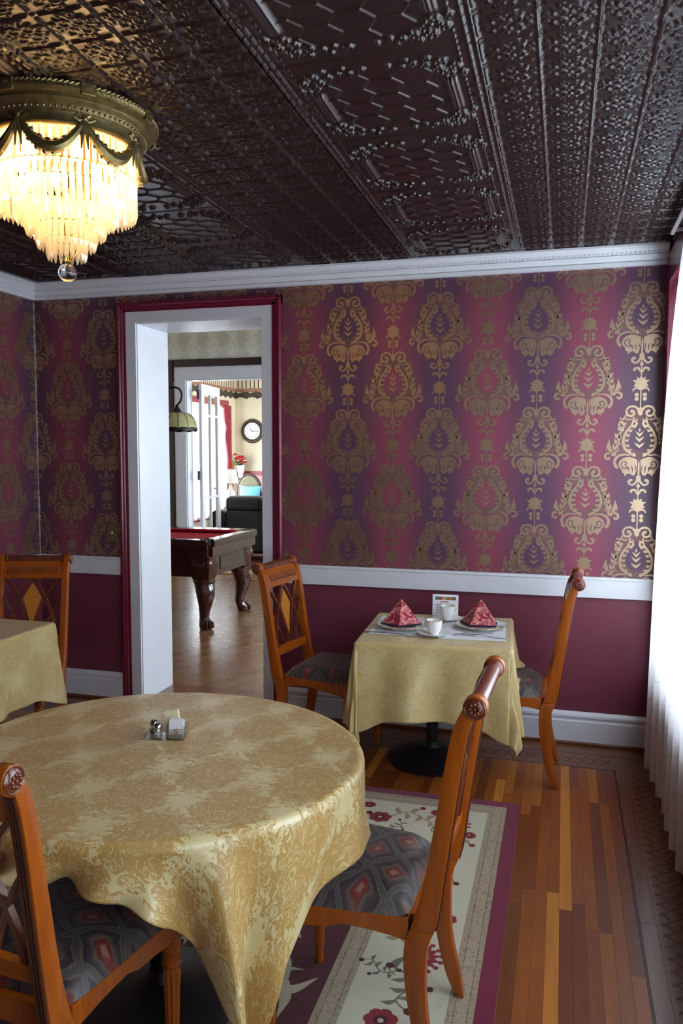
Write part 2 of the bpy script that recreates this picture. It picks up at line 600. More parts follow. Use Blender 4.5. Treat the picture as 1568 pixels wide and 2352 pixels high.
def damask():
    gold, tan, cut = [], [], []
    h = []
    h += o_spiral(q(552, 168), 0.036, PI * 0.9, -1.15, 0.011)
    h += o_stroke(Q((600, 190), (612, 215), (590, 240), (545, 235)), 0.008, 0.004)
    for (x, y, x2, y2, w) in ((612, 290, 655, 212, .020), (625, 345, 680, 300, .020), (640, 330, 668, 265, .014), (650, 420, 705, 370, .021), (655, 480, 712, 425, .018), (672, 545, 720, 480, .020), (640, 250, 600, 225, .012), (690, 560, 690, 500, .014), (660, 400, 628, 350, .010), (672, 470, 650, 430, .010)):
        h += o_leaf(q(x, y), q(x2, y2), w, -0.18)
        h += o_disc(q(x + 6, y - 4), 0.008, 8)
    h += o_stroke(Q((600, 270), (640, 350), (668, 440), (690, 560), (730, 600)), 0.008, 0.012)
    # side plume and scroll
    h += o_leaf(q(715, 590), q(755, 440), 0.026, -0.16)
    h += o_leaf(q(725, 590), q(790, 540), 0.022, 0.25)
    h += o_stroke(Q((690, 600), (735, 575), (778, 580), (790, 615), (765, 635), (748, 615)), 0.010, 0.010, 0.013)
    # inner paisley with feathering
    h += o_stroke(Q((528, 215), (545, 290), (595, 360), (622, 440), (610, 520), (560, 570), (505, 602)), 0.007, 0.013, 0.013)
    for t, (x, y) in enumerate(((535, 250), (552, 300), (580, 345), (603, 390), (612, 440), (606, 490), (585, 535), (550, 570))):
        h += o_leaf(q(x, y), q(x - 46, y - 14 + 3 * t), 0.013, 0.2)
        h += o_leaf(q(x - 4, y + 14), q(x - 40, y + 22), 0.009, -0.2)
    h += o_leaf(q(520, 330), q(505, 230), 0.012, 0.12)
    # chevrons on the axis (half)
    for y, w in ((378, 40), (430, 46), (490, 52)):
        h += [[q(470, y + 2), q(470, y + 34), q(470 + w * .55, y + 10), q(470 + w, y - 26), q(470 + w * .45, y - 10)]]
    gold += [[q(470, 318), q(460, 345), q(470, 365), q(480, 345)]]
    # big lower leaves
    h += [[q(484, 640), q(520, 622), q(566, 610), q(618, 622), q(652, 652), q(664, 690), q(650, 722), q(634, 735), q(626, 768), q(606, 780), q(600, 806), q(578, 782), q(552, 776), q(530, 800), q(505, 792), q(492, 750), q(486, 700)]]
    h += o_stroke(Q((560, 596), (620, 588), (676, 612), (700, 655), (690, 700), (668, 724)), 0.006, 0.016, 0.014)
    h += o_stroke(Q((482, 800), (486, 850), (515, 888), (548, 885), (562, 860), (545, 842), (530, 852)), 0.010, 0.014, 0.010)
    h += o_leaf(q(478, 975), q(540, 955), 0.014, 0.35)
    h += o_stroke(Q((476, 985), (500, 945), (530, 945), (540, 970)), 0.007, 0.013)
    # star flower
    h += [[q(470, 1012), q(484, 1045), q(508, 1028), q(510, 1060), q(552, 1062), q(520, 1090), q(540, 1122), q(508, 1126), q(470, 1150)]]
    h += o_stroke(Q((474, 1150), (510, 1138), (538, 1150), (545, 1172)), 0.012, 0.006)
    for y in (1205, 1246):
        h += o_disc(q(508, y), 0.0105, 10)
    gold += h + mirror(h)
    # scroll and leaf marks cut into the big lower leaves
    c2 = o_spiral(q(600, 684), 0.026, PI * 1.2, 1.0, 0.006) + o_leaf(q(560, 760), q(606, 700), 0.010, 0.2) + o_leaf(q(530, 770), q(545, 690), 0.008, 0.1) + o_leaf(q(505, 760), q(508, 680), 0.006, 0.1)
    cut.extend(c2 + mirror(c2))
    gold += o_disc(q(470, 160), 0.013, 10, 1.7)
    gold += [[q(470, 640), q(461, 680), q(463, 860), q(470, 880), q(477, 860), q(479, 680)]]
    gold += [[q(470, 870), q(450, 905), q(470, 930), q(490, 905)]]
    gold += [[q(464, 930), q(464, 1012), q(476, 1012), q(476, 930)], [q(464, 1150), q(465, 1330), q(475, 1330), q(476, 1150)]]
    # ground tone behind the upper body (half outline)
    half = [(470, 150), (560, 130), (610, 190), (650, 240), (672, 330), (700, 420), (718, 520), (720, 580), (690, 610), (640, 600), (560, 600), (500, 620), (470, 640)]
    inner = [(470, 560), (545, 520), (580, 460), (570, 400), (530, 330), (500, 260), (470, 250)]
    tn = [[q(*p) for p in half] + [q(*p) for p in inner]]
    tan += tn + mirror(tn)
    return gold, tan, cut


GOLD, TAN, CUT = damask()
_cache = {}


def motif_mesh(rect, ox, oz):
    """the motif at (ox, oz) clipped to the wall patch rect = (x0, x1, z0, z1)"""
    x0, x1, z0, z1 = rect
    full = ox - .18 > x0 and ox + .18 < x1 and oz < z1 and oz - 0.635 > z0
    if full and 'full' in _cache:
        return _cache['full']
    bm = bmesh.new()
    for polys, mi, d in ((TAN, 1, -0.0004), (GOLD, 0, -0.0009), (CUT, 1, -0.0013)):
        for k, p in enumerate(polys):
            try:
                f = bm.faces.new([bm.verts.new((a[0], d - 0.00002 * (k % 7), a[1])) for a in p])
                f.material_index = mi
            except ValueError:
                pass
    if not full:
        for co, no in (((x0 - ox, 0, 0), (-1, 0, 0)), ((x1 - ox, 0, 0), (1, 0, 0)), ((0, 0, z0 - oz), (0, 0, -1)), ((0, 0, z1 - oz), (0, 0, 1))):
            bmesh.ops.bisect_plane(bm, geom=bm.verts[:] + bm.edges[:] + bm.faces[:], plane_co=co, plane_no=no, clear_outer=True)
    if not bm.faces:
        bm.free()
        return None
    for f in bm.faces:
        if f.normal.y > 0:
            f.normal_flip()
    me = bpy.data.meshes.new('damask_motif')
    bm.to_mesh(me)
    bm.free()
    me.materials.append(M['gold_print'])
    me.materials.append(M['tan_print'])
    if full:
        _cache['full'] = me
    return me


def paper_motifs(parent, rects, ncol, place):
    for i in ncol:
        ox = -1.444 + 0.26 * i
        for k in range(-1, 4):
            oz = 2.432 + (0 if i % 2 else -0.3135) - 0.627 * k
            for rc in rects:
                if ox + .19 < rc[0] or ox - .19 > rc[1] or oz < rc[2] or oz - .64 > rc[3]:
                    continue
                me = motif_mesh(rc, ox, oz)
                if me:
                    o = link('damask_motif', me, parent)
                    place(o, ox, oz)


def pl_back(o, ox, oz):
    o.location = (ox, 0, oz)


def pl_left(o, ox, oz):     # pattern runs on around the corner: distance along the left wall = XL - ox
    o.location = (XL, ox - XL, oz)
    o.rotation_euler = (0, 0, R(90))


ZT = 2.53
paper_motifs(wall_back, [(XL, -2.64, RAIL1, ZT), (-1.575, XR, RAIL1, ZT), (-2.64, -1.575, 2.465, ZT)], range(-7, 8), pl_back)
paper_motifs(wall_left, [(XL - 1.4, XL, RAIL1, ZT)], range(-12, -6), pl_left)

# worn white seam down the corner
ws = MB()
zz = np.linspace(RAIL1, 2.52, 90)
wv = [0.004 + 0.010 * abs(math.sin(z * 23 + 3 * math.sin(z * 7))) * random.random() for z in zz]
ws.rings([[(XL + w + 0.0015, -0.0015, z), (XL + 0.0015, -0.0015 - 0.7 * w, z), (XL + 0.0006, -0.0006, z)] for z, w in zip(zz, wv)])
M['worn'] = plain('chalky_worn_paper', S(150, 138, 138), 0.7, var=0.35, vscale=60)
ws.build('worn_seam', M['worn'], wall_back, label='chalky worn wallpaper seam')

# mouldings
CROWN = [(0, 2.512), (0.030, 2.512), (0.032, 2.530), (0.026, 2.536), (0.036, 2.548), (0.042, 2.562), (0.036, 2.566), (0.052, 2.590), (0.066, 2.600), (0.066, 2.612), (0, 2.612)]
mb = MB().prism(CROWN, lambda u, v, d: (d, -u, v), XL, XR - 0.012)
trim_1 = struct(mb.build('trim_1', M['white']), 'white crown moulding along the back wall')
mb = MB().prism(CROWN, lambda u, v, d: (XL + u, d, v), YF, -0.0)
trim_2 = struct(mb.build('trim_2', M['white']), 'white crown moulding along the left wall')
bd = MB()
for k in range(int((XR - XL) / 0.022)):
    x = XL + 0.02 + 0.022 * k
    bd.box(x, x + 0.012, -0.045, -0.03, 2.570, 2.579)
o = bd.build('dentil_row', M['white'], trim_1)
o['kind'] = 'stuff'
n_tr = 3
for (x0, x1) in ((XL, -2.64), (-1.575, XR)):
    mb = B(x0, x1, -0.022, 0, RAIL0, RAIL1).box(x0, x1, -0.026, 0, RAIL1 - 0.016, RAIL1 - 0.002)
    struct(mb.build('trim_%d' % n_tr, M['white'], bevel=0.003), 'white chair rail on the back wall')
    n_tr += 1
    BASE = [(0, 0), (0.022, 0), (0.022, 0.125), (0.017, 0.13), (0.017, 0.142), (0.022, 0.148), (0.02, 0.16), (0.008, 0.175), (0, 0.175)]
    bb = MB().prism(BASE, lambda u, v, d: (d, -u, v), x0, x1)
    bo = struct(bb.build('baseboard_back' + ('' if x0 < -2 else '_right'), M['white']))
    B(x0, x1, -0.036, -0.0225, 0, 0.018).build('shoe_moulding', M['shoe'], bo, bevel=0.004)
mb = B(XL, XL + 0.022, YF, -0.023, RAIL0, RAIL1)
struct(mb.build('trim_%d' % n_tr, M['white'], bevel=0.003), 'white chair rail on the left wall')
bb = MB().prism(BASE, lambda u, v, d: (XL + u, d, v), YF, -0.023)
struct(bb.build('baseboard_left', M['white']))

# doorway: maroon outer moulding, white casing, deep white jamb
dt = link('trim_%d' % (n_tr + 1), None)
struct(dt, 'cased doorway with white jamb and maroon outer moulding')
OUTP = [(-0.0, 0), (-0.0, 0.028), (0.010, 0.034), (0.020, 0.034), (0.026, 0.026), (0.036, 0.026), (0.042, 0.020), (0.058, 0.020), (0.058, 0)]
xo0, xo1, zo = -2.640, -1.575, 2.470


def cas(u):      # distance from outer edge
    return u


MB().prism(OUTP, lambda u, v, d: (xo0 + u, -v, d), 0, zo).build('outer_moulding', M['maroon_trim'], dt)
MB().prism(OUTP, lambda u, v, d: (xo1 - u, -v, d), 0, zo).build('outer_moulding', M['maroon_trim'], dt)
MB().prism(OUTP, lambda u, v, d: (d, -v, zo - u), xo0, xo1).build('outer_moulding', M['maroon_trim'], dt)
B(-2.582, DX0, -0.016, 0.0, 0, DZ + 0.07).build('casing', M['white'], dt, bevel=0.002)
B(DX1, -1.633, -0.016, 0.0, 0, DZ + 0.07).build('casing', M['white'], dt, bevel=0.002)
B(DX0, DX1, -0.0165, 0.0, DZ, DZ + 0.07).build('casing', M['white'], dt, bevel=0.002)
B(DX0 - .004, DX0 + 0.004, 0.0, 0.385, 0, DZ).build('jamb', M['white'], dt)
B(DX1 - 0.004, DX1 + .004, 0.0, 0.385, 0, DZ).build('jamb', M['white'], dt)
B(DX0, DX1, 0.0, 0.385, DZ - 0.004, DZ + .004).build('jamb', M['white'], dt)

# dining room floor: plank field and inlaid border
floor = struct(B(XL, XR, YF, 0.40, -0.06, -0.012).build('floor', M['subfloor']))
PW = 0.042
xs = []
x = 0.272
plank_mesh = {}


def plank(L, W, mat, key):
    k = (round(L, 2), W, key)
    if k not in plank_mesh:
        plank_mesh[k] = B(-W / 2 + 0.00015, W / 2 - 0.00015, -k[0] / 2 + .0002, k[0] / 2 - .0002, -0.012, 0).mesh('plank', mat, bevel=0.0003, seg=1)
    return plank_mesh[k]


count = 0
rest = MB()
row = 0
rg = random.Random(11)
while x > XL + PW:
    y = -0.345
    L = rg.choice([0.7, 1.0, 1.4, 1.8])
    L *= rg.random() * 0.7 + 0.3
    L = max(0.25, round(L, 1))
    while y > YF + 0.02:
        L = min(L, y - YF)
        near = x > -1.35 and y > -4.0 and count < 290
        if near and L > 0.05:
            o = link('plank', plank(L, PW, M['oak'], 'o'), floor)
            o.location = (x - PW / 2, y - round(L, 2) / 2, 0)
            count += 1
        elif L > 0.05:
            rest.box(x - PW + 0.0004, x - 0.0004, y - L + .0006, y - .0006, -0.012, 0)
        y -= round(L, 2) if L > 0.05 else 1
        L = rg.choice([0.7, 1.0, 1.3, 1.7, 2.1])
    x -= PW
    row += 1
o = rest.build('plank_field', M['oak'], floor)
o['kind'] = 'stuff'
# border boards: right side (runs along y) and back (runs along x)
for (x0, x1) in ((0.280, 0.332), (0.332, 0.444), (0.444, 0.455), (0.463, 0.50)):
    for k in range(4):
        y1 = -0.335 - 1.32 * k
        B(x0 + .0004, x1 - .0004, max(YF, y1 - 1.319), y1, -0.012, 0).build('border_board', M['oak_border'], floor)
M['oak_border_x'] = wood('brown_border_plank_cross', S(100, 56, 30), S(126, 76, 42), 0.32, axis=0, scale=11, coat=0.25, rnd=0.25)
for (y0, y1) in ((-0.335, -0.29), (-0.29, -0.17), (-0.17, -0.16), (-0.152, 0.40)):
    for k in range(3):
        x0 = XL + 1.247 * k
        if y1 > 0:
            x0b, x1b = x0, x0 + 1.246
        B(x0 + .0004, x0 + 1.246, y0 + .0004, y1 - .0004, -0.012, 0).build('border_board', M['oak_border_x'], floor)
B(0.2725, 0.2795, YF, -0.335, -0.012, 0.0).build('border_line', M['inlay'], floor)
B(0.455, 0.463, YF, -0.152, -0.012, 0.0).build('border_line', M['inlay'], floor)
B(XL, 0.455, -0.160, -0.152, -0.012, 0.0).build('border_line', M['inlay'], floor)
B(XL, 0.2865, -0.345, -0.335, -0.012, 0.0).build('border_line', M['inlay'], floor)
inl = B(-0.032, 0.032, -0.0028, 0.0028, -0.002, 0.0006).mesh('inlay_strip', M['inlay'])
inl2 = B(-0.021, 0.021, -0.0028, 0.0028, -0.002, 0.0006).mesh('inlay_strip', M['inlay'])
for k in range(52):      # basket-weave of short dark strips
    y = -0.40 - 0.062 * k
    for (dx, dy, a, me) in ((0.362, 0.0, 38, inl2), (0.372, -0.022, -48, inl), (0.412, -0.02, 42, inl2), (0.424, -0.050, 48, inl2)):
        o = link('inlay_strip', me, floor)
        o.location = (dx, y + dy, 0)
        o.rotation_euler = (0, 0, R(a))
for k in range(26):
    x = 0.26 - 0.062 * k
    for (dx, dy, a, me) in ((0, -0.210, 52, inl2), (-0.022, -0.228, -42, inl), (-0.02, -0.262, 48, inl2)):
        o = link('inlay_strip', me, floor)
        o.location = (x + dx, dy, 0)
        o.rotation_euler = (0, 0, R(a))

# windows of the right wall
M['glass'] = None
t = NT('window_glass')
tr = t.n('BsdfTransparent', {'Color': (0.96, 0.98, 0.98, 1)})
gl = t.n('BsdfGlossy', {'Color': (1, 1, 1, 1), 'Roughness': 0.02})
mx = t.n('MixShader', {0: 0.07, 1: tr.outputs[0], 2: gl.outputs[0]})
t.t.links.new(mx.outputs[0], t.out.inputs[0])
M['glass'] = t.m


def window_y(idx, xin, xout, y0, y1, z0, z1, mat, trim, side, label, casing=0.10):
    """sash window in a wall along y; xin is the room face, side = +1 when the outside lies towards +x"""
    w = struct(link('window_%d' % idx, None), label)
    xm = (xin + xout) / 2
    fr = MB()
    for (a, b, c, d) in ((y0, y0 + 0.05, z0, z1), (y1 - 0.05, y1, z0, z1), (y0, y1, z0, z0 + 0.06), (y0, y1, z1 - 0.05, z1)):
        fr.box(xm - 0.04, xm + 0.04, a, b, c, d)
    fr.build('window_frame', mat, w)
    zm = (z0 + z1) / 2
    B(xm - 0.03, xm + 0.03, y0 + 0.05, y1 - 0.05, zm - 0.022, zm + 0.022).build('meeting_rail', mat, w)
    for (a, b) in ((z0 + 0.06, zm - 0.022), (zm + 0.022, z1 - 0.05)):
        B(xm - 0.003, xm + 0.003, y0 + 0.05, y1 - 0.05, a, b).build('pane', M['glass'], w)
    cs = MB()
    xa, xb = (xin - 0.022, xin) if side > 0 else (xin, xin + 0.022)
    ct = min(z1 + casing, ZC - 0.001) if side > 0 else z1 + casing
    for (a, b, c, d) in ((y0 - casing, y0, z0 - 0.08, ct), (y1, y1 + casing, z0 - 0.08, ct), (y0, y1, z1, ct), (y0, y1, z0 - 0.08, z0)):
        cs.box(xa, xb, a, b, c, d)
    cs.build('window_casing', trim, w)
    return w


for i, (y0, y1, z0, z1) in enumerate(WINR):
    window_y(i + 1, XR, XR + 0.15, y0, y1, z0, z1, M['white'], M['maroon_trim'], 1,
             ('tall sash window behind the sheer curtain', 'middle sash window of the right wall', 'sash window of the right wall near the front')[i], 0.14)

# ------------------------------------------------------------------ structure: billiard room
YB = 5.0


def far_floor():
    t = NT('brown_strip_floor')
    o = t.mapping(t.obj(), (1, 1, 1), (0, 0, 0), (0, 0, R(115)))
    x, y, z = t.xyz(o)
    strip = t.ma('FLOOR', t.ma('DIVIDE', y, 0.057))
    rndv = t.n('TexWhiteNoise', {'W': strip}, noise_dimensions='1D').outputs[0]
    grain = t.noise(t.mapping(o, (0.5, 36, 1)), 2.0, 5.0, 0.6)
    gap = t.ma('LESS_THAN', t.ma('FRACT', t.ma('DIVIDE', y, 0.057)), 0.05)
    f = t.ma('ADD', t.ma('MULTIPLY', rndv, 0.35), t.ma('MULTIPLY', grain, 0.65))
    c = t.ramp(f, [(0.2, S(98, 66, 42)), (0.5, S(124, 86, 56)), (0.8, S(146, 106, 72))])
    c = t.mix(t.ma('MULTIPLY', gap, 0.25), c, S(50, 32, 22))
    rg_ = t.noise(t.obj(), 9.0, 2.0)
    return t.bsdf(color=c, rough=t.ma('MULTIPLY_ADD', rg_, 0.08, 0.24))


M['far_floor'] = far_floor()
struct(B(-5.85, 0.65, 0.40, YB, -0.06, 0.0).build('floor_billiard', M['far_floor']))
struct(B(-5.85, 0.65, 0.38, YB + .15, 3.3, 3.4).build('ceiling_billiard', M['plaster']))
struct(B(-5.85, -5.70, 0.38, YB, 0, 3.4).build('wall_billiard_left', M['pale_paper']))
struct(wall_y(MB(), XR, XR + 0.15, 0.38, YB, 3.4, ADDED_WINB).build('wall_billiard_right', [M['pale_paper']]))
for i, (y0, y1, z0, z1) in enumerate(ADDED_WINB):
    window_y(4 + i, XR, XR + 0.15, y0, y1, z0, z1, M['white'], M['dark_trim'], 1, 'added unseen window lighting the billiard room from its right wall')
PX0, PX1, PZ = -4.700, -3.02, 2.492
pw = MB()
for (x0, x1, z0, z1) in ((-5.85, PX0, 0, 3.4), (PX1, 0.65, 0, 3.4), (PX0, PX1, PZ, 3.4)):
    pw.box(x0, x1, YB, YB + 0.15, z0, z1)
wall_bb = struct(pw.build('wall_billiard_back', M['pale_paper']))
B(-5.70, -4.95, YB - 0.012, YB, 0.80, 0.90).build('wall_border', M['pink_wall'], wall_bb, label='rose wallpaper border')
B(-5.70, -4.95, YB - 0.02, YB, 0, 0.16).build('baseboard', M['dark_trim'], wall_bb)
ft = struct(link('trim_20', None), 'dark outer frame and white casing of the parlour doorway')
for (x0, x1, z0, z1) in ((-4.952, -4.858, 0, 2.745), (PX1 + 0.16, PX1 + 0.254, 0, 2.745), (-4.858, PX1 + 0.16, 2.652, 2.745)):
    B(x0, x1, YB - 0.03, YB, z0, z1).box(x0 + .012, x1 - .012, YB - 0.045, YB, z0, z1 - .012).build('outer_frame', M['dark_trim'], ft, bevel=0.004)
for (x0, x1, z0, z1) in ((-4.858, PX0, 0, 2.652), (PX1, PX1 + 0.16, 0, 2.652), (PX0, PX1, PZ, 2.652)):
    B(x0, x1, YB - 0.018, YB, z0, z1).build('casing', M['white'], ft, bevel=0.003)
for (x0, x1, z0, z1) in ((PX0, PX0 + 0.012, 0, PZ), (PX1 - 0.012, PX1, 0, PZ), (PX0, PX1, PZ - 0.012, PZ)):
    B(x0, x1, YB, YB + 0.155, z0, z1).build('jamb', M['white'], ft)
M['threshold'] = wood('threshold_oak', S(170, 136, 96), S(200, 168, 124), 0.35, axis=0)
B(PX0, PX1, YB - 0.06, YB + 0.20, 0.0, 0.022).build('threshold', M['threshold'], ft, bevel=0.006)

# french door standing open into the parlour
dr = struct(link('door_1', None), 'white french door with glass panes, standing open')
dr.location = (-4.585, YB + 0.17, 0)
dr.rotation_euler = (0, 0, math.atan2(0.80, -0.10))
DL, DT = 0.80, 2.455
for (x0, x1) in ((0, 0.115), (DL - 0.115, DL)):
    B(x0, x1, -0.02, 0.02, 0.02, DT).build('stile', M['white'], dr, bevel=0.003)
for (z0, z1) in ((0.02, 0.42), (DT - 0.13, DT)):
    B(0.115, DL - 0.115, -0.0195, 0.0195, z0, z1).build('rail', M['white'], dr, bevel=0.003)
B(DL / 2 - 0.02, DL / 2 + 0.02, -0.016, 0.016, 0.42, DT - 0.13).build('muntin', M['white'], dr)
for z in (2.05, 0.95):
    B(0.115, DL - 0.115, -0.0155, 0.0155, z - 0.016, z + 0.016).build('muntin', M['white'], dr)
for (x0, x1) in ((0.115, DL / 2 - 0.02), (DL / 2 + 0.02, DL - 0.115)):
    for (z0, z1) in ((0.42, 0.934), (0.966, 2.034), (2.066, DT - 0.13)):
        B(x0, x1, -0.003, 0.003, z0, z1).build('pane', M['glass'], dr)
M['iron'] = plain('dark_iron', S(26, 24, 24), 0.4, metal=0.6)
for z in (2.31, 1.255, 0.25):
    MB().box(-0.055, 0.02, 0.021, 0.028, z - 0.06, z + 0.06).lathe([(0.008, -0.062), (0.008, 0.062)], 10, (-0.012, 0.026, z)).build('hinge', M['iron'], dr)
MB().box(DL - 0.085, DL - 0.045, 0.02, 0.026, 0.95, 1.13).lathe([(0.0, 0), (0.02, 0.002), (0.026, 0.02), (0.0, 0.03)], 12, (DL - 0.065, 0.04, 1.04)).build('door_handle', M['brass_old'], dr)

# ------------------------------------------------------------------ structure: parlour
YP = 8.5
XPL = -5.52
M['carpet'] = plain('dark_red_carpet', S(96, 44, 46), 0.9, var=0.35, vscale=30, bump=0.5, bscale=400)
struct(B(XPL - .15, -1.35, YB, YP + .15, -0.06, 0.004).build('floor_parlour', M['carpet']))
struct(B(XPL - .15, -1.35, YB + .15, YP + .15, 2.92, 3.02).build('ceiling_parlour', M['plaster']))
wpb = MB().box(XPL - .15, -1.35, YP, YP + 0.15, 1.16, 3.0, mi=0).box(XPL - .15, -1.35, YP, YP + 0.15, 0, 1.16, mi=1)
wall_pb = struct(wpb.build('wall_parlour_back', [M['cream_wall'], M['pink_wall']]))
wall_pl = struct(wall_y(MB(), XPL - 0.15, XPL, YB + .15, YP, 3.0, [WINP]).build('wall_parlour_left', [M['cream_wall']]))
struct(wall_y(MB(), -1.50, -1.35, YB + .15, YP, 3.0, [ADDED_WINPR]).build('wall_parlour_right', [M['cream_wall']]))
M['rose_trim'] = plain('rose_painted_trim', S(150, 62, 66), 0.4, var=0.06)
window_y(6, XPL, XPL - 0.15, *WINP, M['white'], M['rose_trim'], -1, 'bright window with rose casing in the parlour')
window_y(7, -1.50, -1.35, *ADDED_WINPR, M['white'], M['rose_trim'], 1, 'added unseen window lighting the parlour from its right wall')
B(XPL, -1.5, YP - 0.012, YP, 1.16, 1.235).build('border_strip', M['rose_trim'], wall_pb, label='rose patterned border strip')
# striped frieze and swag border
M['stripe_dark'] = plain('brown_stripe', S(84, 66, 48), 0.6)
M['tan_band'] = plain('tan_band', S(150, 108, 84), 0.6)
M['swag'] = plain('dark_green_swag', S(62, 56, 42), 0.7, var=0.4, vscale=25)
sw = [B(-0.009, 0.009, -0.004, 0, 2.65, 2.92).mesh('frieze_stripe', M['stripe_dark'])]
for k in range(24):
    o = link('frieze_stripe', sw[0], wall_pb)
    o.location = (XPL + 0.06 + 0.075 * k, YP, 0)
    o2 = link('frieze_stripe', sw[0], wall_pl)
    o2.location = (XPL, YP - 0.06 - 0.075 * k, 0)
    o2.rotation_euler = (0, 0, R(90))
for (par, fn) in ((wall_pb, lambda u, w, d: (XPL + u, YP - d, w)), (wall_pl, lambda u, w, d: (XPL + d, YP - u, w))):
    MB().prism([(0, 2.60), (3.2, 2.60), (3.2, 2.66), (0, 2.66)], fn, 0, 0.005).build('tan_band', M['tan_band'], par)
    n = 160
    lo = [(3.2 * i / n, 2.475 + 0.035 * abs(math.sin(PI * 3.2 * i / n / 0.21)) + 0.008 * math.sin(i * 2.1)) for i in range(n + 1)]
    hi = [(3.2 * i / n, 2.575 + 0.03 * abs(math.cos(PI * 3.2 * i / n / 0.21 + 0.4)) + 0.006 * math.sin(i * 1.7)) for i in range(n, -1, -1)]
    MB().prism(lo + hi, fn, 0, 0.006).build('swag_border', M['swag'], par, label='dark green scalloped swag border')

# ------------------------------------------------------------------ chairs
M['cherry'] = wood('orange_cherry', S(138, 64, 8), S(176, 90, 15), 0.30, axis=2, scale=10, coat=0.35)
M['mahogany'] = wood('dark_mahogany', S(84, 38, 24), S(118, 56, 34), 0.2, axis=2, scale=10, coat=0.5)
M['groove'] = wood('dark_groove', S(58, 24, 14), S(84, 38, 20), 0.35, axis=2, scale=10, coat=0.3)
M['inlay_wood'] = wood('amber_inlay', S(176, 108, 36), S(204, 134, 52), 0.25, axis=2, scale=12, coat=0.4)


def seat_fabric():
    t = NT('diamond_brocade')
    u, v, _ = t.xyz(t.uv())
    wob = t.ma('MULTIPLY', t.ma('SINE', t.ma('MULTIPLY', u, 75.0)), 0.05)
    p = 0.135
    a = t.ma('ADD', t.ma('DIVIDE', t.ma('ADD', u, t.ma('MULTIPLY', v, 0.8)), p), wob)
    b = t.ma('SUBTRACT', t.ma('DIVIDE', t.ma('SUBTRACT', u, t.ma('MULTIPLY', v, 0.8)), p), wob)

    def tri(s):
        return t.ma('ABSOLUTE', t.ma('SUBTRACT', t.ma('FRACT', s), 0.5))
    ta, tb = tri(a), tri(b)
    mx_ = t.ma('MAXIMUM', ta, tb)
    nz = t.noise(t.uv(), 55.0, 4.0, 0.6)
    f = t.ma('ADD', mx_, t.ma('MULTIPLY', t.ma('SUBTRACT', nz, 0.5), 0.10))
    c = t.ramp(f, [(0.06, S(150, 110, 92)), (0.10, S(128, 52, 46)), (0.17, S(112, 42, 40)), (0.22, S(104, 92, 78)), (0.30, S(72, 60, 62)), (0.39, S(54, 44, 54)), (0.43, S(104, 94, 84)), (0.47, S(72, 70, 66)), (0.50, S(88, 86, 76))])
    weave = t.noise(t.mapping(t.uv(), (900, 500, 1)), 1.0, 2.0)
    c = t.mix(0.35, c, t.ramp(weave, [(0.3, (0.35, 0.33, 0.33, 1)), (0.7, (1, 1, 1, 1))]), 'MULTIPLY')
    return t.bsdf(color=c, rough=0.42, spec=0.5, normal=t.bump(weave, 0.25, 0.002), sheen=0.1)


M['brocade'] = seat_fabric()
# side profile of post and rear leg: z, front x, rear x (chair faces +x, origin between the rear feet)
PROF = [(0.0, 0.011, -0.011), (0.068, 0.042, 0.002), (0.169, 0.067, 0.024), (0.27, 0.082, 0.031), (0.363, 0.083, 0.026), (0.425, 0.062, 0.004), (0.528, 0.036, -0.011), (0.682, 0.010, -0.032), (0.834, -0.014, -0.053), (0.92, -0.032, -0.070), (0.955, -0.050, -0.090)]
PZ_, PF_, PR_ = (np.array([p[i] for p in PROF]) for i in range(3))


def pf(z):
    return float(np.interp(z, PZ_, PF_))


def pr(z):
    return float(np.interp(z, PZ_, PR_))


def xm(z):
    return (pf(z) + pr(z)) / 2


RX, RZ = -0.081, 0.968     # axis of the rolled top


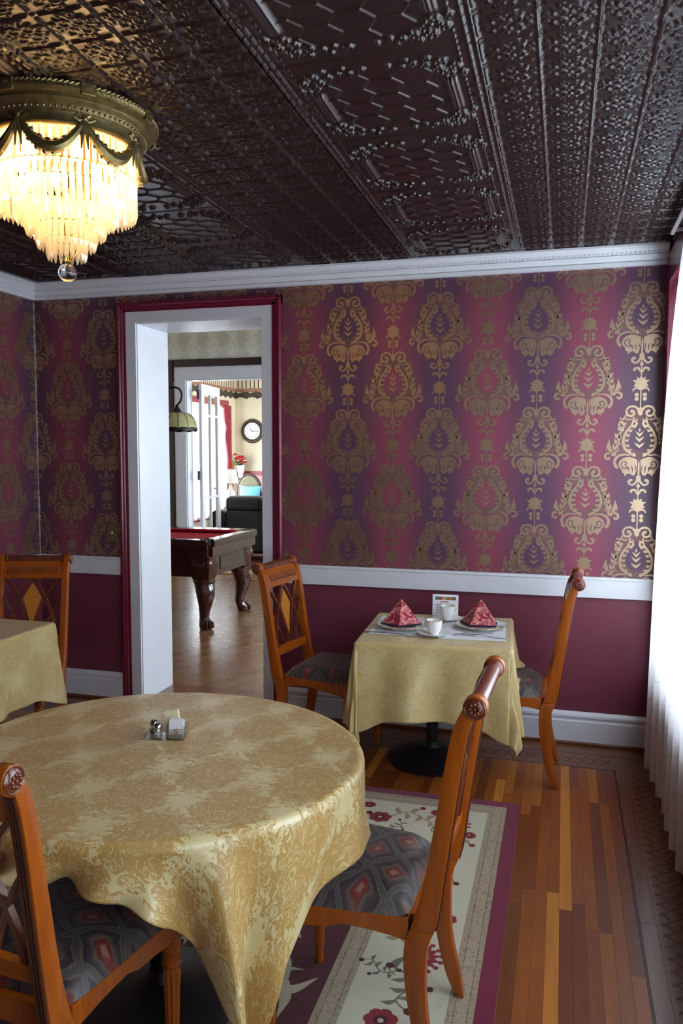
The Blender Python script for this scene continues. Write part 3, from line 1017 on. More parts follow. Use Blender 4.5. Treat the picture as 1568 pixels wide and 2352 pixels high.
def make_chair():
    c = link('dining_chair', None)
    zs = list(np.linspace(0, 0.40, 12)) + list(np.linspace(0.43, 0.95, 16))
    sm = smoothpath([(z, a, b) for z, a, b in PROF], 6)
    zs_, fs_, rs_ = (np.array([s[i] for s in sm]) for i in range(3))
    for s in (-1, 1):
        lower, upper, bead = MB(), MB(), MB()
        for mb, z0, z1 in ((lower, 0.0, 0.405), (upper, 0.405, 0.958)):
            rings = []
            for z in np.linspace(z0, z1, 22):
                f, r = np.interp(z, zs_, fs_), np.interp(z, zs_, rs_)
                yc = s * (0.176 + 0.006 * z)
                w = 0.0135 + 0.003 * min(1, z / 0.3)
                rings.append([(f, yc - w, z), (f, yc + w, z), (r, yc + w, z), (r, yc - w, z)])
            mb.rings(rings)
        lower.build('rear_leg', M['cherry'], c, bevel=0.0025, smooth=True)
        yc = s * 0.182
        # rounded head of the post around the roll, seen as a disc from the side
        for k in (0,):
            rg2 = []
            for yy in (yc - 0.0155, yc + 0.0155):
                rg2.append([(RX + 0.029 * math.cos(a), yy, RZ + 0.029 * math.sin(a)) for a in np.linspace(0, 2 * PI, 25)[:-1]])
            upper.rings(rg2)
        po = upper.build('post', M['cherry'], c, bevel=0.002, smooth=True)
        # reeded beads down the rear face
        for dy in (-0.008, 0.0, 0.008):
            path = [(np.interp(z, zs_, rs_) - 0.0005, s * (0.176 + 0.006 * z) + dy, z) for z in np.linspace(0.41, 0.93, 18)]
            MB().tube(path, 0.0032, 6).build('bead', M['groove'], po, smooth=True)
        # carved rosette and rings at the end of the roll
        ro = MB()
        for (r0, r1, y0, y1) in ((0.0245, 0.0245, 0.0, 0.004), (0.020, 0.020, 0.0, 0.0065)):
            pass
        prof = [(0.0255, 0), (0.0265, 0.003), (0.024, 0.005), (0.022, 0.0035), (0.020, 0.005), (0.016, 0.007), (0.004, 0.0075)]
        ro.rings([[(RX + r * math.cos(a), yc + s * (0.0155 + h), RZ + r * math.sin(a)) for a in np.linspace(0, 2 * PI, 29)[:-1]] for r, h in prof])
        for k in range(8):
            a = 2 * PI * k / 8
            ro.sphere((RX + 0.011 * math.cos(a), yc + s * 0.0225, RZ + 0.011 * math.sin(a)), 0.0045, 8, 6)
        ro.sphere((RX, yc + s * 0.023, RZ), 0.004, 8, 6)
        ro.build('rosette', M['mahogany'], po, smooth=True)
    # roll with end collars
    yr = 0.167
    prof = [(0.021, -yr), (0.026, -yr + .002), (0.026, -yr + .007), (0.022, -yr + .010), (0.025, -yr + .012), (0.025, -yr + .018), (0.021, -yr + .021), (0.021, yr - .021), (0.025, yr - .018), (0.025, yr - .012), (0.022, yr - .010), (0.026, yr - .007), (0.026, yr - .002), (0.021, yr)]
    MB().rings([[(RX + r * math.cos(a), y, RZ + r * math.sin(a)) for a in np.linspace(0, 2 * PI, 25)[:-1]] for r, y in prof]).build('top_roll', M['mahogany'], c, smooth=True)
    # curved top rail with a carved fluted band
    tr_ = MB()
    rg_ = []
    for z in np.linspace(0.868, 0.968, 9):
        t = (z - 0.868) / 0.1
        xf = pf(z) - 0.003 - 0.012 * t ** 3
        rg_.append([(xf, -0.170, z), (xf, 0.170, z), (xf - 0.022, 0.170, z - 0.003), (xf - 0.022, -0.170, z - 0.003)])
    tr_.rings(rg_)
    rail = tr_.build('top_rail', M['cherry'], c, smooth=True, sharp=50)
    for k in range(19):
        y = -0.135 + 0.015 * k
        MB().tube([(pf(0.900) - 0.002, y, 0.897), (pf(0.93) - 0.0055, y, 0.927)], 0.0042, 6).build('flute', M['mahogany'], rail, smooth=True)
    # lower cross rail
    MB().prism([(-0.170, 0.515), (0.170, 0.515), (0.170, 0.552), (0.10, 0.557), (0, 0.562), (-0.10, 0.557), (-0.170, 0.552)], lambda u, v, d: (xm(v) + d, u, v), -0.011, 0.011).build('cross_rail', M['cherry'], c, bevel=0.002)
    # lattice splat with an inlaid diamond

    def strip(pts, w, mat, name, th=0.008, par=None):
        p = [np.array(x) for x in smoothpath(pts, 6)]
        rgs = []
        for i, a in enumerate(p):
            d = p[min(i + 1, len(p) - 1)] - p[max(i - 1, 0)]
            d = d / np.hypot(*d)
            n = np.array((-d[1], d[0])) * w / 2
            l, r = a + n, a - n
            rgs.append([(xm(l[1]) + th, l[0], l[1]), (xm(r[1]) + th, r[0], r[1]), (xm(r[1]) - th, r[0], r[1]), (xm(l[1]) - th, l[0], l[1])])
        MB().rings(rgs).build(name, mat, par or c)
    for s in (-1, 1):
        strip([(0, 0.872), (s * 0.030, 0.835), (s * 0.068, 0.765), (s * 0.10, 0.70), (s * 0.125, 0.62), (s * 0.135, 0.555)], 0.014, M['mahogany'], 'lattice_strip', 0.0078)
        strip([(s * 0.155, 0.872), (s * 0.115, 0.825), (s * 0.070, 0.755), (s * 0.040, 0.68), (s * 0.015, 0.60), (s * 0.006, 0.56)], 0.014, M['mahogany'], 'lattice_strip', 0.0085)
        strip([(s * 0.169, 0.77), (s * 0.135, 0.72), (s * 0.10, 0.655), (s * 0.075, 0.60), (s * 0.06, 0.56)], 0.010, M['mahogany'], 'lattice_strip', 0.006)
    dia = [(0, 0.838), (0.020, 0.808), (0.050, 0.758), (0.030, 0.70), (0, 0.60), (-0.030, 0.70), (-0.050, 0.758), (-0.020, 0.808)]
    MB().prism(dia, lambda u, v, d: (xm(v) + d, u, v), -0.005, 0.0055).build('diamond_inlay', M['inlay_wood'], c, label='amber diamond inlay')
    # seat frame
    hw0, hw1, x0, x1 = 0.185, 0.225, 0.055, 0.464

    def hw(x):
        return hw0 + (hw1 - hw0) * (x - x0) / (x1 - x0)
    for s in (-1, 1):
        pts = []
        rgs = []
        for x in np.linspace(x0 + 0.02, x1 - 0.015, 12):
            t = (x - x0) / (x1 - x0)
            zb = 0.362 + 0.030 * math.sin(PI * t) ** 0.8 * (0.6 if t > 0.5 else 1)
            rgs.append([(x, s * (hw(x) - 0.024), zb), (x, s * hw(x), zb), (x, s * hw(x), 0.428), (x, s * (hw(x) - 0.024), 0.428)])
        MB().rings(rgs).build('side_rail', M['cherry'], c, bevel=0.002)
    B(x1 - 0.024, x1, -hw1 + 0.02, hw1 - 0.02, 0.370, 0.428).build('front_rail', M['cherry'], c, bevel=0.003)
    B(x0, x0 + 0.022, -hw0 + 0.02, hw0 - 0.02, 0.372, 0.428).build('rear_rail', M['cherry'], c, bevel=0.003)
    # cushion
    n = 26
    a = np.linspace(-1, 1, n)
    X, Y = np.meshgrid(a, a, indexing='ij')
    P = np.zeros((n, n, 3))
    rr = np.maximum(np.abs(X), np.abs(Y))
    lx = x0 + 0.022 + (X + 1) / 2 * (x1 - x0 - 0.018)
    hwv = hw0 + (hw1 - hw0) * (lx - x0) / (x1 - x0)
    hwv = hwv * (1 - 0.05 * np.clip((np.abs(X) - 0.8) / 0.2, 0, 1) ** 2)
    P[..., 0] = lx
    P[..., 1] = Y * (hwv - 0.002)
    edge = np.clip((1 - np.abs(X)) / 0.30, 0, 1) ** 0.42 * np.clip((1 - np.abs(Y)) / 0.30, 0, 1) ** 0.42
    P[..., 2] = 0.428 + 0.052 * edge + 0.012 * (1 - X ** 2) * (1 - Y ** 2)
    uv = np.stack([P[..., 0], P[..., 1]], -1)
    mb = MB().grid(P, uv=uv)
    Pb = P.copy()
    Pb[..., 2] = 0.427
    mb.grid(Pb[:, ::-1], uv=uv[:, ::-1])
    mb.build('seat_cushion', M['brocade'], c, smooth=True, sharp=80)
    # turned and reeded front legs
    for s in (-1, 1):
        prof = [(0.010, 0), (0.013, 0.012), (0.011, 0.03), (0.014, 0.06), (0.019, 0.24), (0.022, 0.275), (0.017, 0.288), (0.024, 0.296), (0.024, 0.306), (0.017, 0.314), (0.022, 0.325), (0.024, 0.345), (0.019, 0.362)]
        lg = MB().lathe(prof, 40, (x1 - 0.028, s * (hw1 - 0.030), 0), flute=lambda a, z: 1 + (0.09 * math.cos(10 * a) if 0.05 < z < 0.28 else 0))
        lg.box(x1 - 0.052, x1 - 0.003, s * (hw1 - 0.030) - 0.024, s * (hw1 - 0.030) + 0.024, 0.362, 0.427)
        lg.build('front_leg', M['cherry'], c, smooth=True)
    return c


chair = make_chair()
CHAIRS = [
    ((-0.258, -2.362), 178, 'cherry dining chair pulled up to the round table, on the rug border'),
    ((-1.133, -3.097), 86, 'cherry dining chair tucked under the bunched front of the round tablecloth'),
    ((0.000, -0.458), 180, 'cherry dining chair with its back to the sheer curtain, at the set table'),
    ((-1.395, -0.425), -9, 'cherry dining chair beside the doorway, at the table set with napkins'),
    ((-2.815, -0.665), -74, 'cherry dining chair in the dark corner, between the chair rail and the bare gold table'),
]
for i, ((x, y), ang, lab) in enumerate(CHAIRS):
    o = chair if i == 0 else copy_tree(chair)
    o.location = (x, y, 0.0005 if i > 1 else 0.0105)
    o.rotation_euler = (0, 0, R(ang))
    tag(o, lab, 'chair', 'dining chairs')


# ------------------------------------------------------------------ tablecloths
def cloth_mat(name, k):
    t = NT(name)
    uv = t.uv()
    wz = t.n('TexNoise', {'Vector': uv, 'Scale': 7.0, 'Detail': 1.0})
    uvw = t.n('VectorMath', {0: uv, 1: t.n('VectorMath', {0: t.n('VectorMath', {0: wz.outputs[1], 1: (0.5, 0.5, 0.5)}, operation='SUBTRACT').outputs[0], 'Scale': 0.018}, operation='SCALE').outputs[0]}, operation='ADD').outputs[0]
    u, v, _ = t.xyz(uvw)
    pu, pv = 0.25, 0.34

    def lat(ou, ov):
        """distance to, and mirrored place within, the medallions of one lattice"""
        a = t.ma('SUBTRACT', t.ma('FRACT', t.ma('ADD', t.ma('DIVIDE', u, pu), ou)), 0.5)
        b = t.ma('SUBTRACT', t.ma('FRACT', t.ma('ADD', t.ma('DIVIDE', v, pv), ov)), 0.5)
        d = t.ma('SQRT', t.ma('ADD', t.ma('MULTIPLY', a, a), t.ma('MULTIPLY', b, b)))
        return d, t.n('CombineXYZ', {0: t.ma('MULTIPLY', t.ma('ABSOLUTE', a), pu), 1: t.ma('MULTIPLY', b, pv), 2: ou * 3.0}).outputs[0]
    d1, p1 = lat(0.0, 0.0)
    d2, p2 = lat(0.5, 0.5)
    d = t.ma('MINIMUM', d1, d2)
    pm = t.n('Mix', {0: t.ma('LESS_THAN', d1, d2), 4: p2, 5: p1}, data_type='VECTOR').outputs[1]
    leaf = t.noise(pm, 36.0, 3.0, 0.55, 2.0)
    f = t.ma('SUBTRACT', t.ma('ADD', 0.35, t.ma('MULTIPLY', t.ma('SUBTRACT', leaf, 0.5), 0.80)), d)
    mask = t.n('MapRange', {0: f, 1: -0.010, 2: 0.010}, interpolation_type='SMOOTHSTEP').outputs[0]
    # scroll lines inside the medallions
    scr = t.noise(pm, 30.0, 1.0, 0.5, 2.6)
    vein = t.n('MapRange', {0: t.ma('ABSOLUTE', t.ma('SUBTRACT', scr, 0.5)), 1: 0.015, 2: 0.045}, interpolation_type='SMOOTHSTEP').outputs[0]
    mask2 = t.ma('MULTIPLY', mask, t.ma('MULTIPLY_ADD', vein, 0.60 * k, 0.40 * k))
    c = t.mix(mask2, S(214, 197, 144), S(178, 138, 68))
    thread = t.noise(t.mapping(uv, (600, 90, 1)), 1.0, 2.0)
    c = t.mix(0.12, c, t.ramp(thread, [(0.3, (0.4, 0.4, 0.4, 1)), (0.7, (1, 1, 1, 1))]), 'MULTIPLY')
    rough = t.ma('MULTIPLY_ADD', mask2, 0.16, 0.27)
    crease = t.noise(uv, 6.0, 3.0, 0.5)
    h = t.ma('ADD', t.ma('MULTIPLY', mask2, 0.25), t.ma('ADD', t.ma('MULTIPLY', thread, 0.2), crease))
    return t.bsdf(color=c, rough=rough, spec=0.7, normal=t.bump(h, 0.18, 0.006), sheen=0.1)


M['cloth'] = cloth_mat('gold_damask_cloth', 0.92)
M['cloth_soft'] = cloth_mat('soft_gold_damask_cloth', 0.50)


def add_cloth(name, P, UV, label, group, mat='cloth'):
    n, m = P.shape[:2]
    o = MB().grid(P, uv=UV).build(name, M[mat], smooth=True, sharp=180)
    md = o.modifiers.new('thickness', 'SOLIDIFY')
    md.thickness = 0.0014
    md.offset = 1.0
    tag(o, label, 'tablecloth', group)
    return o


def rest_on(P, rects):
    """let cloth that reaches a chair seat lie on it; rects: (cx, cy, angle) of chairs"""
    for (cx, cy, ang) in rects:
        c, s = math.cos(-ang), math.sin(-ang)
        lx = (P[..., 0] - cx) * c - (P[..., 1] - cy) * s
        ly = (P[..., 0] - cx) * s + (P[..., 1] - cy) * c
        ins = (lx > 0.03) & (lx < 0.50) & (np.abs(ly) < 0.26)
        top = 0.502
        P[..., 2] = np.where(ins & (P[..., 2] < top), top + 0.006 * np.sin(40 * P[..., 0]) * np.cos(33 * P[..., 1]) + 0.004, P[..., 2])
    return P


def round_cloth():
    n = 250
    cx, cy, z0, a_, b_ = -1.07, -2.44, 0.742, 0.556, 0.516
    half = 0.66
    g = np.linspace(-half, half, n)
    U, V = np.meshgrid(g, g, indexing='ij')
    offx, offy = 0.088, 0.035
    X, Y = U + offx, V + offy
    ph = np.arctan2(Y, X)
    rad = np.hypot(X, Y) + 1e-9
    rim = 1 / np.sqrt((np.cos(ph) / a_) ** 2 + (np.sin(ph) / b_) ** 2)
    e = np.maximum(0, rad - rim)
    rr = 0.022                                # soft edge
    th = np.minimum(e / rr, PI / 2)
    out = rr * np.sin(th)
    down = rr * (1 - np.cos(th))
    e2 = np.maximum(0, e - rr * PI / 2)
    e2 = e2 * (1 + 0.58 * np.exp(-((ph + 0.74) / 0.36) ** 2))
    # gather towards the corner directions as the cloth hangs
    pc = np.round((ph - PI / 4) / (PI / 2)) * (PI / 2) + PI / 4
    dphi = ph - pc
    gat = 1 - 0.46 * np.clip(e2 / 0.30, 0, 1) ** 0.9 * np.exp(-(dphi / 0.75) ** 4)
    ph2 = pc + dphi * gat
    cor = np.exp(-(dphi / 0.42) ** 2)
    w = e2 * (0.06 + 0.27 * cor * np.cos(dphi * 14.0 + 0.9) + 0.10 * np.cos(ph * 11 + 0.6) + 0.04 * np.cos(23 * ph + 1.0))
    # diagonal swags on the front side where the chair pushes the cloth
    fr = np.exp(-((ph + 1.95) / 0.5) ** 2)
    w = w + fr * np.minimum(e2, 0.12) * 0.85 * np.sin(ph * 20 + e2 * 46)
    ph2 = ph2 + fr * e2 * 0.55
    drop = down + np.sqrt(np.maximum(0, e2 ** 2 - np.minimum(np.abs(w), 0.8 * e2) ** 2))
    rimo = 1 / np.sqrt((np.cos(ph2) / a_) ** 2 + (np.sin(ph2) / b_) ** 2)
    rho = np.where(e > 0, rimo + out + w, rad)
    P = np.stack([cx + rho * np.cos(np.where(e > 0, ph2, ph)), cy + rho * np.sin(np.where(e > 0, ph2, ph)), z0 - drop], -1)
    P[..., 2] += np.where(e <= 0, 0.0010 * np.sin(9 * U + 2) * np.cos(7 * V), 0)
    UV = np.stack([U * 0.98 + 3, V * 0.98 + 2], -1)
    return add_cloth('tablecloth', P, UV, 'gold damask cloth draped over the round table, holding the condiment caddy', 'gold damask tablecloths')


def square_cloth(cx, cy, rz, hx, hy, z0, half, label, seats, seed, tip=0.0):
    n = 190
    g = np.linspace(-half, half, n)
    U, V = np.meshgrid(g, g, indexing='ij')
    qx, qy = np.clip(U, -hx, hx), np.clip(V, -hy, hy)
    dx, dy = U - qx, V - qy
    L = np.hypot(dx, dy)
    sx, sy = np.sign(dx), np.sign(dy)
    psi = np.arctan2(np.abs(dy), np.abs(dx) + 1e-12)
    both = (np.abs(dx) > 0) & (np.abs(dy) > 0)
    rr = 0.014
    th = np.minimum(L / rr, PI / 2)
    out = rr * np.sin(th)
    L2 = np.maximum(0, L - rr * PI / 2)
    down = rr * (1 - np.cos(th))
    rnd = np.random.RandomState(seed)
    f1, f2, f3 = rnd.uniform(0, 6, 3)
    along = np.where(np.abs(dx) > np.abs(dy), V, U)
    side = 0.09 + 0.06 * np.sin(along * 15 + f1 + 2.0 * sx) + 0.05 * np.sin(along * 27 + f2)
    ear = -0.05 + 0.13 * np.sin(2 * psi) ** 2 + 0.03 * np.sin(6 * psi)
    off = L2 * np.where(both, side + ear, side)
    drop = down + np.sqrt(np.maximum(L2 ** 2 - off ** 2 * 0.9, 0))
    # the cloth hangs longer towards its corners
    dc = np.where(both, 0, np.where(np.abs(dx) > 0, hy - np.abs(V), hx - np.abs(U)))
    drop = drop * (1 + 0.20 * np.exp(-(np.maximum(dc, 0) / 0.11) ** 2) * np.where(both, np.maximum(np.abs(np.cos(2 * psi)), 0) ** 2 * 1.0, 1.0))
    nx, ny = np.cos(psi) * sx, np.sin(psi) * sy
    nx = np.where(both, nx, sx)
    ny = np.where(both, ny, sy)
    zero = L <= 0
    x = qx + np.where(zero, 0, nx * (out + off))
    y = qy + np.where(zero, 0, ny * (out + off))
    # the ear folds swing a little to one side
    x = x + np.where(both, -sx * L2 * 0.08 * np.sin(psi * 2) + 0.010 * np.sin(psi * 9 + f3) * L2 / 0.3, 0)
    z = z0 - drop + np.where(zero, 0.0012 * np.sin(11 * U + f1) * np.cos(9 * V + f2), 0)
    c, s = math.cos(rz), math.sin(rz)
    P = np.stack([cx + x * c - y * s, cy + x * s + y * c, z], -1)
    P = rest_on(P, seats)
    UV = np.stack([U * 0.9 + seed, V * 0.9 + 0.3 * seed], -1)
    return add_cloth('tablecloth', P, UV, label, 'gold damask tablecloths', 'cloth_soft')


def pedestal_table(name, label, cx, cy, bx, by, rz, top, zt, zf):
    o = thing(name, label, 'table', (bx, by, zf), 0)
    tp = top.build('table_top', M['dark_trim'], o, bevel=0.004)
    tp.location = (cx - bx, cy - by, 0)
    tp.rotation_euler = (0, 0, rz)
    M.setdefault('black_iron', plain('black_cast_iron', S(34, 32, 34), 0.45, metal=0.3, var=0.2, bump=0.3, bscale=60))
    MB().lathe([(0.19, 0.0), (0.222, 0.004), (0.224, 0.016), (0.20, 0.026), (0.10, 0.052), (0.045, 0.075), (0.032, 0.10)], 48, flute=lambda a, z: 1 + (0.012 * math.cos(24 * a) if 0.01 < z < 0.08 else 0)).build('base', M['black_iron'], o, smooth=True)
    MB().lathe([(0.030, 0.09), (0.030, zt - 0.04), (0.09, zt - 0.030)], 20).build('column', M['black_iron'], o, smooth=True)
    return o


RUGZ = 0.010
tt = MB().lathe([(0.50, 0.700), (0.553, 0.706), (0.556, 0.736), (0.548, 0.7405)], 72)
tt.v = [(x, y * 0.516 / 0.556, z) for x, y, z in tt.v]
tt.v = [(x, y, z - RUGZ) for x, y, z in tt.v]
pedestal_table('round_table', 'round pedestal table hidden under the large gold cloth on the rug', -1.07, -2.44, -1.07, -2.44, 0, tt, 0.73, RUGZ + 0.001)
round_cloth()
SQ = (-0.572, -0.540, R(3.5), 0.345, 0.330, 0.700)
pedestal_table('square_table', 'square pedestal table on a round black iron base against the back wall', SQ[0], SQ[1], -0.614, -0.445, SQ[2], B(-SQ[3], SQ[3], -SQ[4], SQ[4], 0.665, 0.6985), 0.70, 0)
square_cloth(SQ[0], SQ[1], SQ[2], SQ[3], SQ[4], SQ[5], 0.685, 'gold cloth with hanging corners on the square table set with red napkins',
             [(0.0, -0.458, PI), (-1.395, -0.425, R(-9))], 3)
LT = (-2.715, -1.44, 0.0, 0.345, 0.345, 0.742)
pedestal_table('square_table', 'square pedestal table under the bare gold cloth by the left wall', LT[0], LT[1], LT[0], LT[1], 0, B(-LT[3], LT[3], -LT[4], LT[4], 0.70, 0.7405), 0.74, 0)
square_cloth(*LT, 0.685, 'gold cloth on the bare square table by the left wall', [(-2.815, -0.665, R(-74))], 5)

# ------------------------------------------------------------------ rug
RX0, RX1, RY0, RY1 = -2.05, -0.150, -3.98, -0.868


def rug_mat():
    t = NT('woven_rug')
    x, y, z = t.xyz(t.obj())
    d = t.ma('MINIMUM', t.ma('MINIMUM', t.ma('SUBTRACT', x, RX0), t.ma('SUBTRACT', RX1, x)), t.ma('MINIMUM', t.ma('SUBTRACT', y, RY0), t.ma('SUBTRACT', RY1, y)))
    red, tan, blk, cream, fld = S(112, 26, 54), S(150, 136, 112), S(38, 36, 34), S(188, 182, 160), S(74, 14, 26)
    pat = S(164, 146, 124)
    c = t.ramp(t.ma('DIVIDE', d, 0.8), [(0.0, red), (0.055 / .8, tan), (0.070 / .8, blk), (0.0735 / .8, pat), (0.108 / .8, blk), (0.1115 / .8, tan), (0.130 / .8, cream),
                                      (0.415 / .8, tan), (0.430 / .8, blk), (0.4335 / .8, pat), (0.468 / .8, blk), (0.4715 / .8, tan), (0.49 / .8, fld)], 'CONSTANT')
    # small flowers woven into the guard stripes
    fl = t.noise(t.obj(), 75.0, 2.0, 0.6)
    ing = t.ma('MAXIMUM', t.ma('MULTIPLY', t.ma('GREATER_THAN', d, 0.055), t.ma('LESS_THAN', d, 0.130)), t.ma('MULTIPLY', t.ma('GREATER_THAN', d, 0.415), t.ma('LESS_THAN', d, 0.49)))
    spot = t.ramp(fl, [(0.0, S(84, 84, 62)), (0.36, S(84, 84, 62)), (0.40, S(160, 146, 120)), (0.58, S(160, 146, 120)), (0.62, S(150, 88, 76))])
    c = t.mix(t.ma('MULTIPLY', ing, 0.55), c, spot)
    pile = t.noise(t.obj(), 420.0, 2.0)
    c = t.mix(0.30, c, t.ramp(pile, [(0.3, (0.45, 0.45, 0.45, 1)), (0.7, (1, 1, 1, 1))]), 'MULTIPLY')
    return t.bsdf(color=c, rough=0.95, spec=0.15, normal=t.bump(pile, 0.5, 0.003), sheen=0.2)


M['rug'] = rug_mat()
rug = B(RX0, RX1, RY0, RY1, 0.0006, RUGZ).build('area_rug', M['rug'], bevel=0.003)
tag(rug, 'oriental rug with red edge and cream flowered border under the round table', 'rug')
for nm, c in (('rug_rose', S(128, 54, 60)), ('rug_sage', S(108, 106, 86)), ('rug_tan', S(148, 126, 100)), ('rug_plum', S(84, 48, 56)), ('rug_cream', S(176, 166, 142)), ('rug_pink', S(172, 128, 112))):
    M[nm] = plain(nm, c, 0.95, spec=0.1, var=0.25, vscale=260, bump=0.4, bscale=420)
RM = [M[k] for k in ('rug_rose', 'rug_sage', 'rug_tan', 'rug_plum', 'rug_cream', 'rug_pink')]


def flat_mesh(name, layers):
    """layers: list of (polygons, material index); each a hair above the last"""
    mb = MB()
    for k, (polys, mi) in enumerate(layers):
        z = 0.0003 + 0.00012 * k
        for p in polys:
            mb.add([(a[0], a[1], z) for a in p], [tuple(range(len(p)))], mi)
    me = mb.mesh(name, RM)
    bm = bmesh.new()
    bm.from_mesh(me)
    for f in bm.faces:
        if f.normal.z < 0:
            f.normal_flip()
    bm.to_mesh(me)
    bm.free()
    return me


def fan_flower(r, n, pet, core, leafc, span=PI):
    """palmette: a fan of petals over a cup, with curling leaves"""
    a0 = PI / 2
    pts, inner = [], []
    for k in range(n):
        a = a0 + (k / (n - 1) - 0.5) * span
        pts += o_leaf((0.25 * r * math.cos(a), 0.25 * r * math.sin(a)), (r * math.cos(a), r * math.sin(a)), r * 0.36)
        inner += o_leaf((0.1 * r * math.cos(a), 0.1 * r * math.sin(a)), (0.55 * r * math.cos(a), 0.55 * r * math.sin(a)), r * 0.22)
        pts += o_disc((1.02 * r * math.cos(a), 1.02 * r * math.sin(a)), r * 0.12, 8)
    lv = []
    for s in (-1, 1):
        lv += o_leaf((s * 0.1 * r, -0.1 * r), (s * 1.3 * r, -0.45 * r), r * 0.3, -0.25 * s)
        lv += o_stroke([(s * 0.1 * r, -0.2 * r), (s * 0.6 * r, -0.7 * r), (s * 1.2 * r, -0.75 * r), (s * 1.5 * r, -0.4 * r)], r * 0.12, r * 0.05)
    return [(lv, leafc), (pts, pet), (inner, core), (o_disc((0, 0), 0.2 * r, 10), 3)]


def rosette(r, n, pet, core):
    p = []
    for k in range(n):
        a = 2 * PI * k / n
        p += o_disc((0.58 * r * math.cos(a), 0.58 * r * math.sin(a)), 0.42 * r, 9)
    return [(p, pet), (o_disc((0, 0), 0.42 * r, 10), core), (o_disc((0, 0), 0.18 * r, 8), 4)]


def spray(r, c1, c2):
    l, f = [], []
    st = [(-1.3 * r, -0.4 * r), (-0.6 * r, 0.3 * r), (0.1 * r, 0.1 * r), (0.7 * r, -0.4 * r), (1.3 * r, -0.1 * r)]
    l += o_stroke(st, r * 0.11, r * 0.07)
    for (p, q, w) in (((-0.8 * r, 0.1 * r), (-1.1 * r, 0.75 * r), 0.3), ((-0.3 * r, 0.3 * r), (0.1 * r, 0.85 * r), 0.32), ((0.1 * r, 0.1 * r), (0.0, -0.6 * r), 0.3), ((0.6 * r, -0.35 * r), (1.0 * r, 0.4 * r), 0.3), ((0.7 * r, -0.4 * r), (0.75 * r, -1.0 * r), 0.28), ((-0.6 * r, 0.2 * r), (-0.5 * r, -0.5 * r), 0.28)):
        l += o_leaf(p, q, w * r, 0.18)
    f += o_disc((1.35 * r, 0.0), 0.2 * r, 9) + o_disc((-1.35 * r, -0.45 * r), 0.18 * r, 9) + o_disc((0.15 * r, 0.95 * r), 0.16 * r, 9)
    return [(l, c1), (f, c2)]


RUGM = [flat_mesh('rug_motif', fan_flower(0.075, 9, 0, 5, 1)), flat_mesh('rug_motif', spray(0.085, 2, 0)), flat_mesh('rug_motif', rosette(0.050, 7, 0, 3)),
        flat_mesh('rug_motif', spray(0.075, 1, 3)), flat_mesh('rug_motif', fan_flower(0.060, 7, 3, 0, 2))]
big = []
for k in range(7):
    a = PI / 2 + (k / 6 - 0.5) * PI * 1.2
    ll = 0.11 + 0.06 * (k % 2)
    big += o_leaf((0, 0), (ll * math.cos(a), ll * math.sin(a)), 0.042, 0.28 * (1 if k < 3 else -1))
    big += o_leaf((0.05 * math.cos(a), 0.05 * math.sin(a)), (ll * 0.8 * math.cos(a + 0.3), ll * 0.8 * math.sin(a + 0.3)), 0.022, 0.3)
bigv = []
for s in (-1, 1):
    bigv += o_stroke([(0, 0), (s * 0.10, -0.10), (s * 0.20, -0.06), (s * 0.24, 0.05)], 0.018, 0.008)
    bigv += o_leaf((s * 0.10, -0.10), (s * 0.18, -0.20), 0.045, 0.2 * s) + o_leaf((s * 0.2, -0.06), (s * 0.30, -0.10), 0.04, -0.2 * s)
RUGB = [flat_mesh('rug_motif', [(bigv, 1), (big, 4), (o_disc((0, 0.03), 0.035, 10), 5)]), flat_mesh('rug_motif', spray(0.11, 4, 5))]
rr_ = random.Random(3)


def rug_put(me, x, y, a, s=1.0):
    o = link('rug_motif', me, rug)
    o.location = (x, y, RUGZ)
    o.rotation_euler = (0, 0, a)
    o.scale = (s, s, 1)


inset = 0.272
seq = [0, 1, 2, 3, 4, 1, 0, 3, 2, 1]
L = RY1 - RY0 - 2 * inset
n = 17
for k in range(n + 1):          # right border, then back border
    y = RY1 - inset - L * k / n
    rug_put(RUGM[seq[k % 10]], RX1 - inset + 0.03 * math.sin(k * 2.2), y, R(-90) + rr_.uniform(-.3, .3), 1.0)
    if k % 2:
        rug_put(RUGM[(2, 3)[k % 4 // 2]], RX1 - inset + (0.085 if k % 4 == 1 else -0.085), y + 0.07, rr_.uniform(0, 6), 0.6)
n = 9
for k in range(1, n + 1):
    x = RX1 - inset - (RX1 - RX0 - 2 * inset) * k / n
    rug_put(RUGM[seq[k % 10]], x, RY1 - inset + 0.03 * math.sin(k * 1.9), rr_.uniform(-.3, .3), 1.0)
    rug_put(RUGM[(3, 2)[k % 2]], x + 0.08, RY1 - inset + (0.085 if k % 2 else -0.085), rr_.uniform(0, 6), 0.6)
for k in range(7):
    y = -1.62 - 0.33 * k
    rug_put(RUGB[k % 2], RX1 - 0.68, y, R(-90) + rr_.uniform(-.4, .4), 1.0)
    rug_put(RUGB[(k + 1) % 2], RX1 - 1.05, y - 0.15, rr_.uniform(0, 6), 0.9)

# ------------------------------------------------------------------ table setting on the square table
M['china'] = plain('white_china', S(236, 236, 234), 0.12, var=0.01, coat=0.5, coat_rough=0.05)
M['steel'] = plain('steel', S(190, 190, 196), 0.22, metal=1.0, var=0.03)
M['gilt'] = plain('gilt_rim', S(196, 168, 96), 0.25, metal=1.0, var=0.03)


def paper_print():
    t = NT('printed_paper_placemat')
    o = t.obj()
    nz = t.noise(t.mapping(o, (60, 160, 1)), 1.0, 4.0, 0.7)
    big = t.noise(o, 14.0, 2.0)
    f = t.ma('MULTIPLY', t.ma('GREATER_THAN', nz, 0.56), t.ma('GREATER_THAN', big, 0.5))
    return t.bsdf(color=t.mix(t.ma('MULTIPLY', f, 0.5), S(226, 228, 232), S(120, 124, 140)), rough=0.6)


M['placemat'] = paper_print()


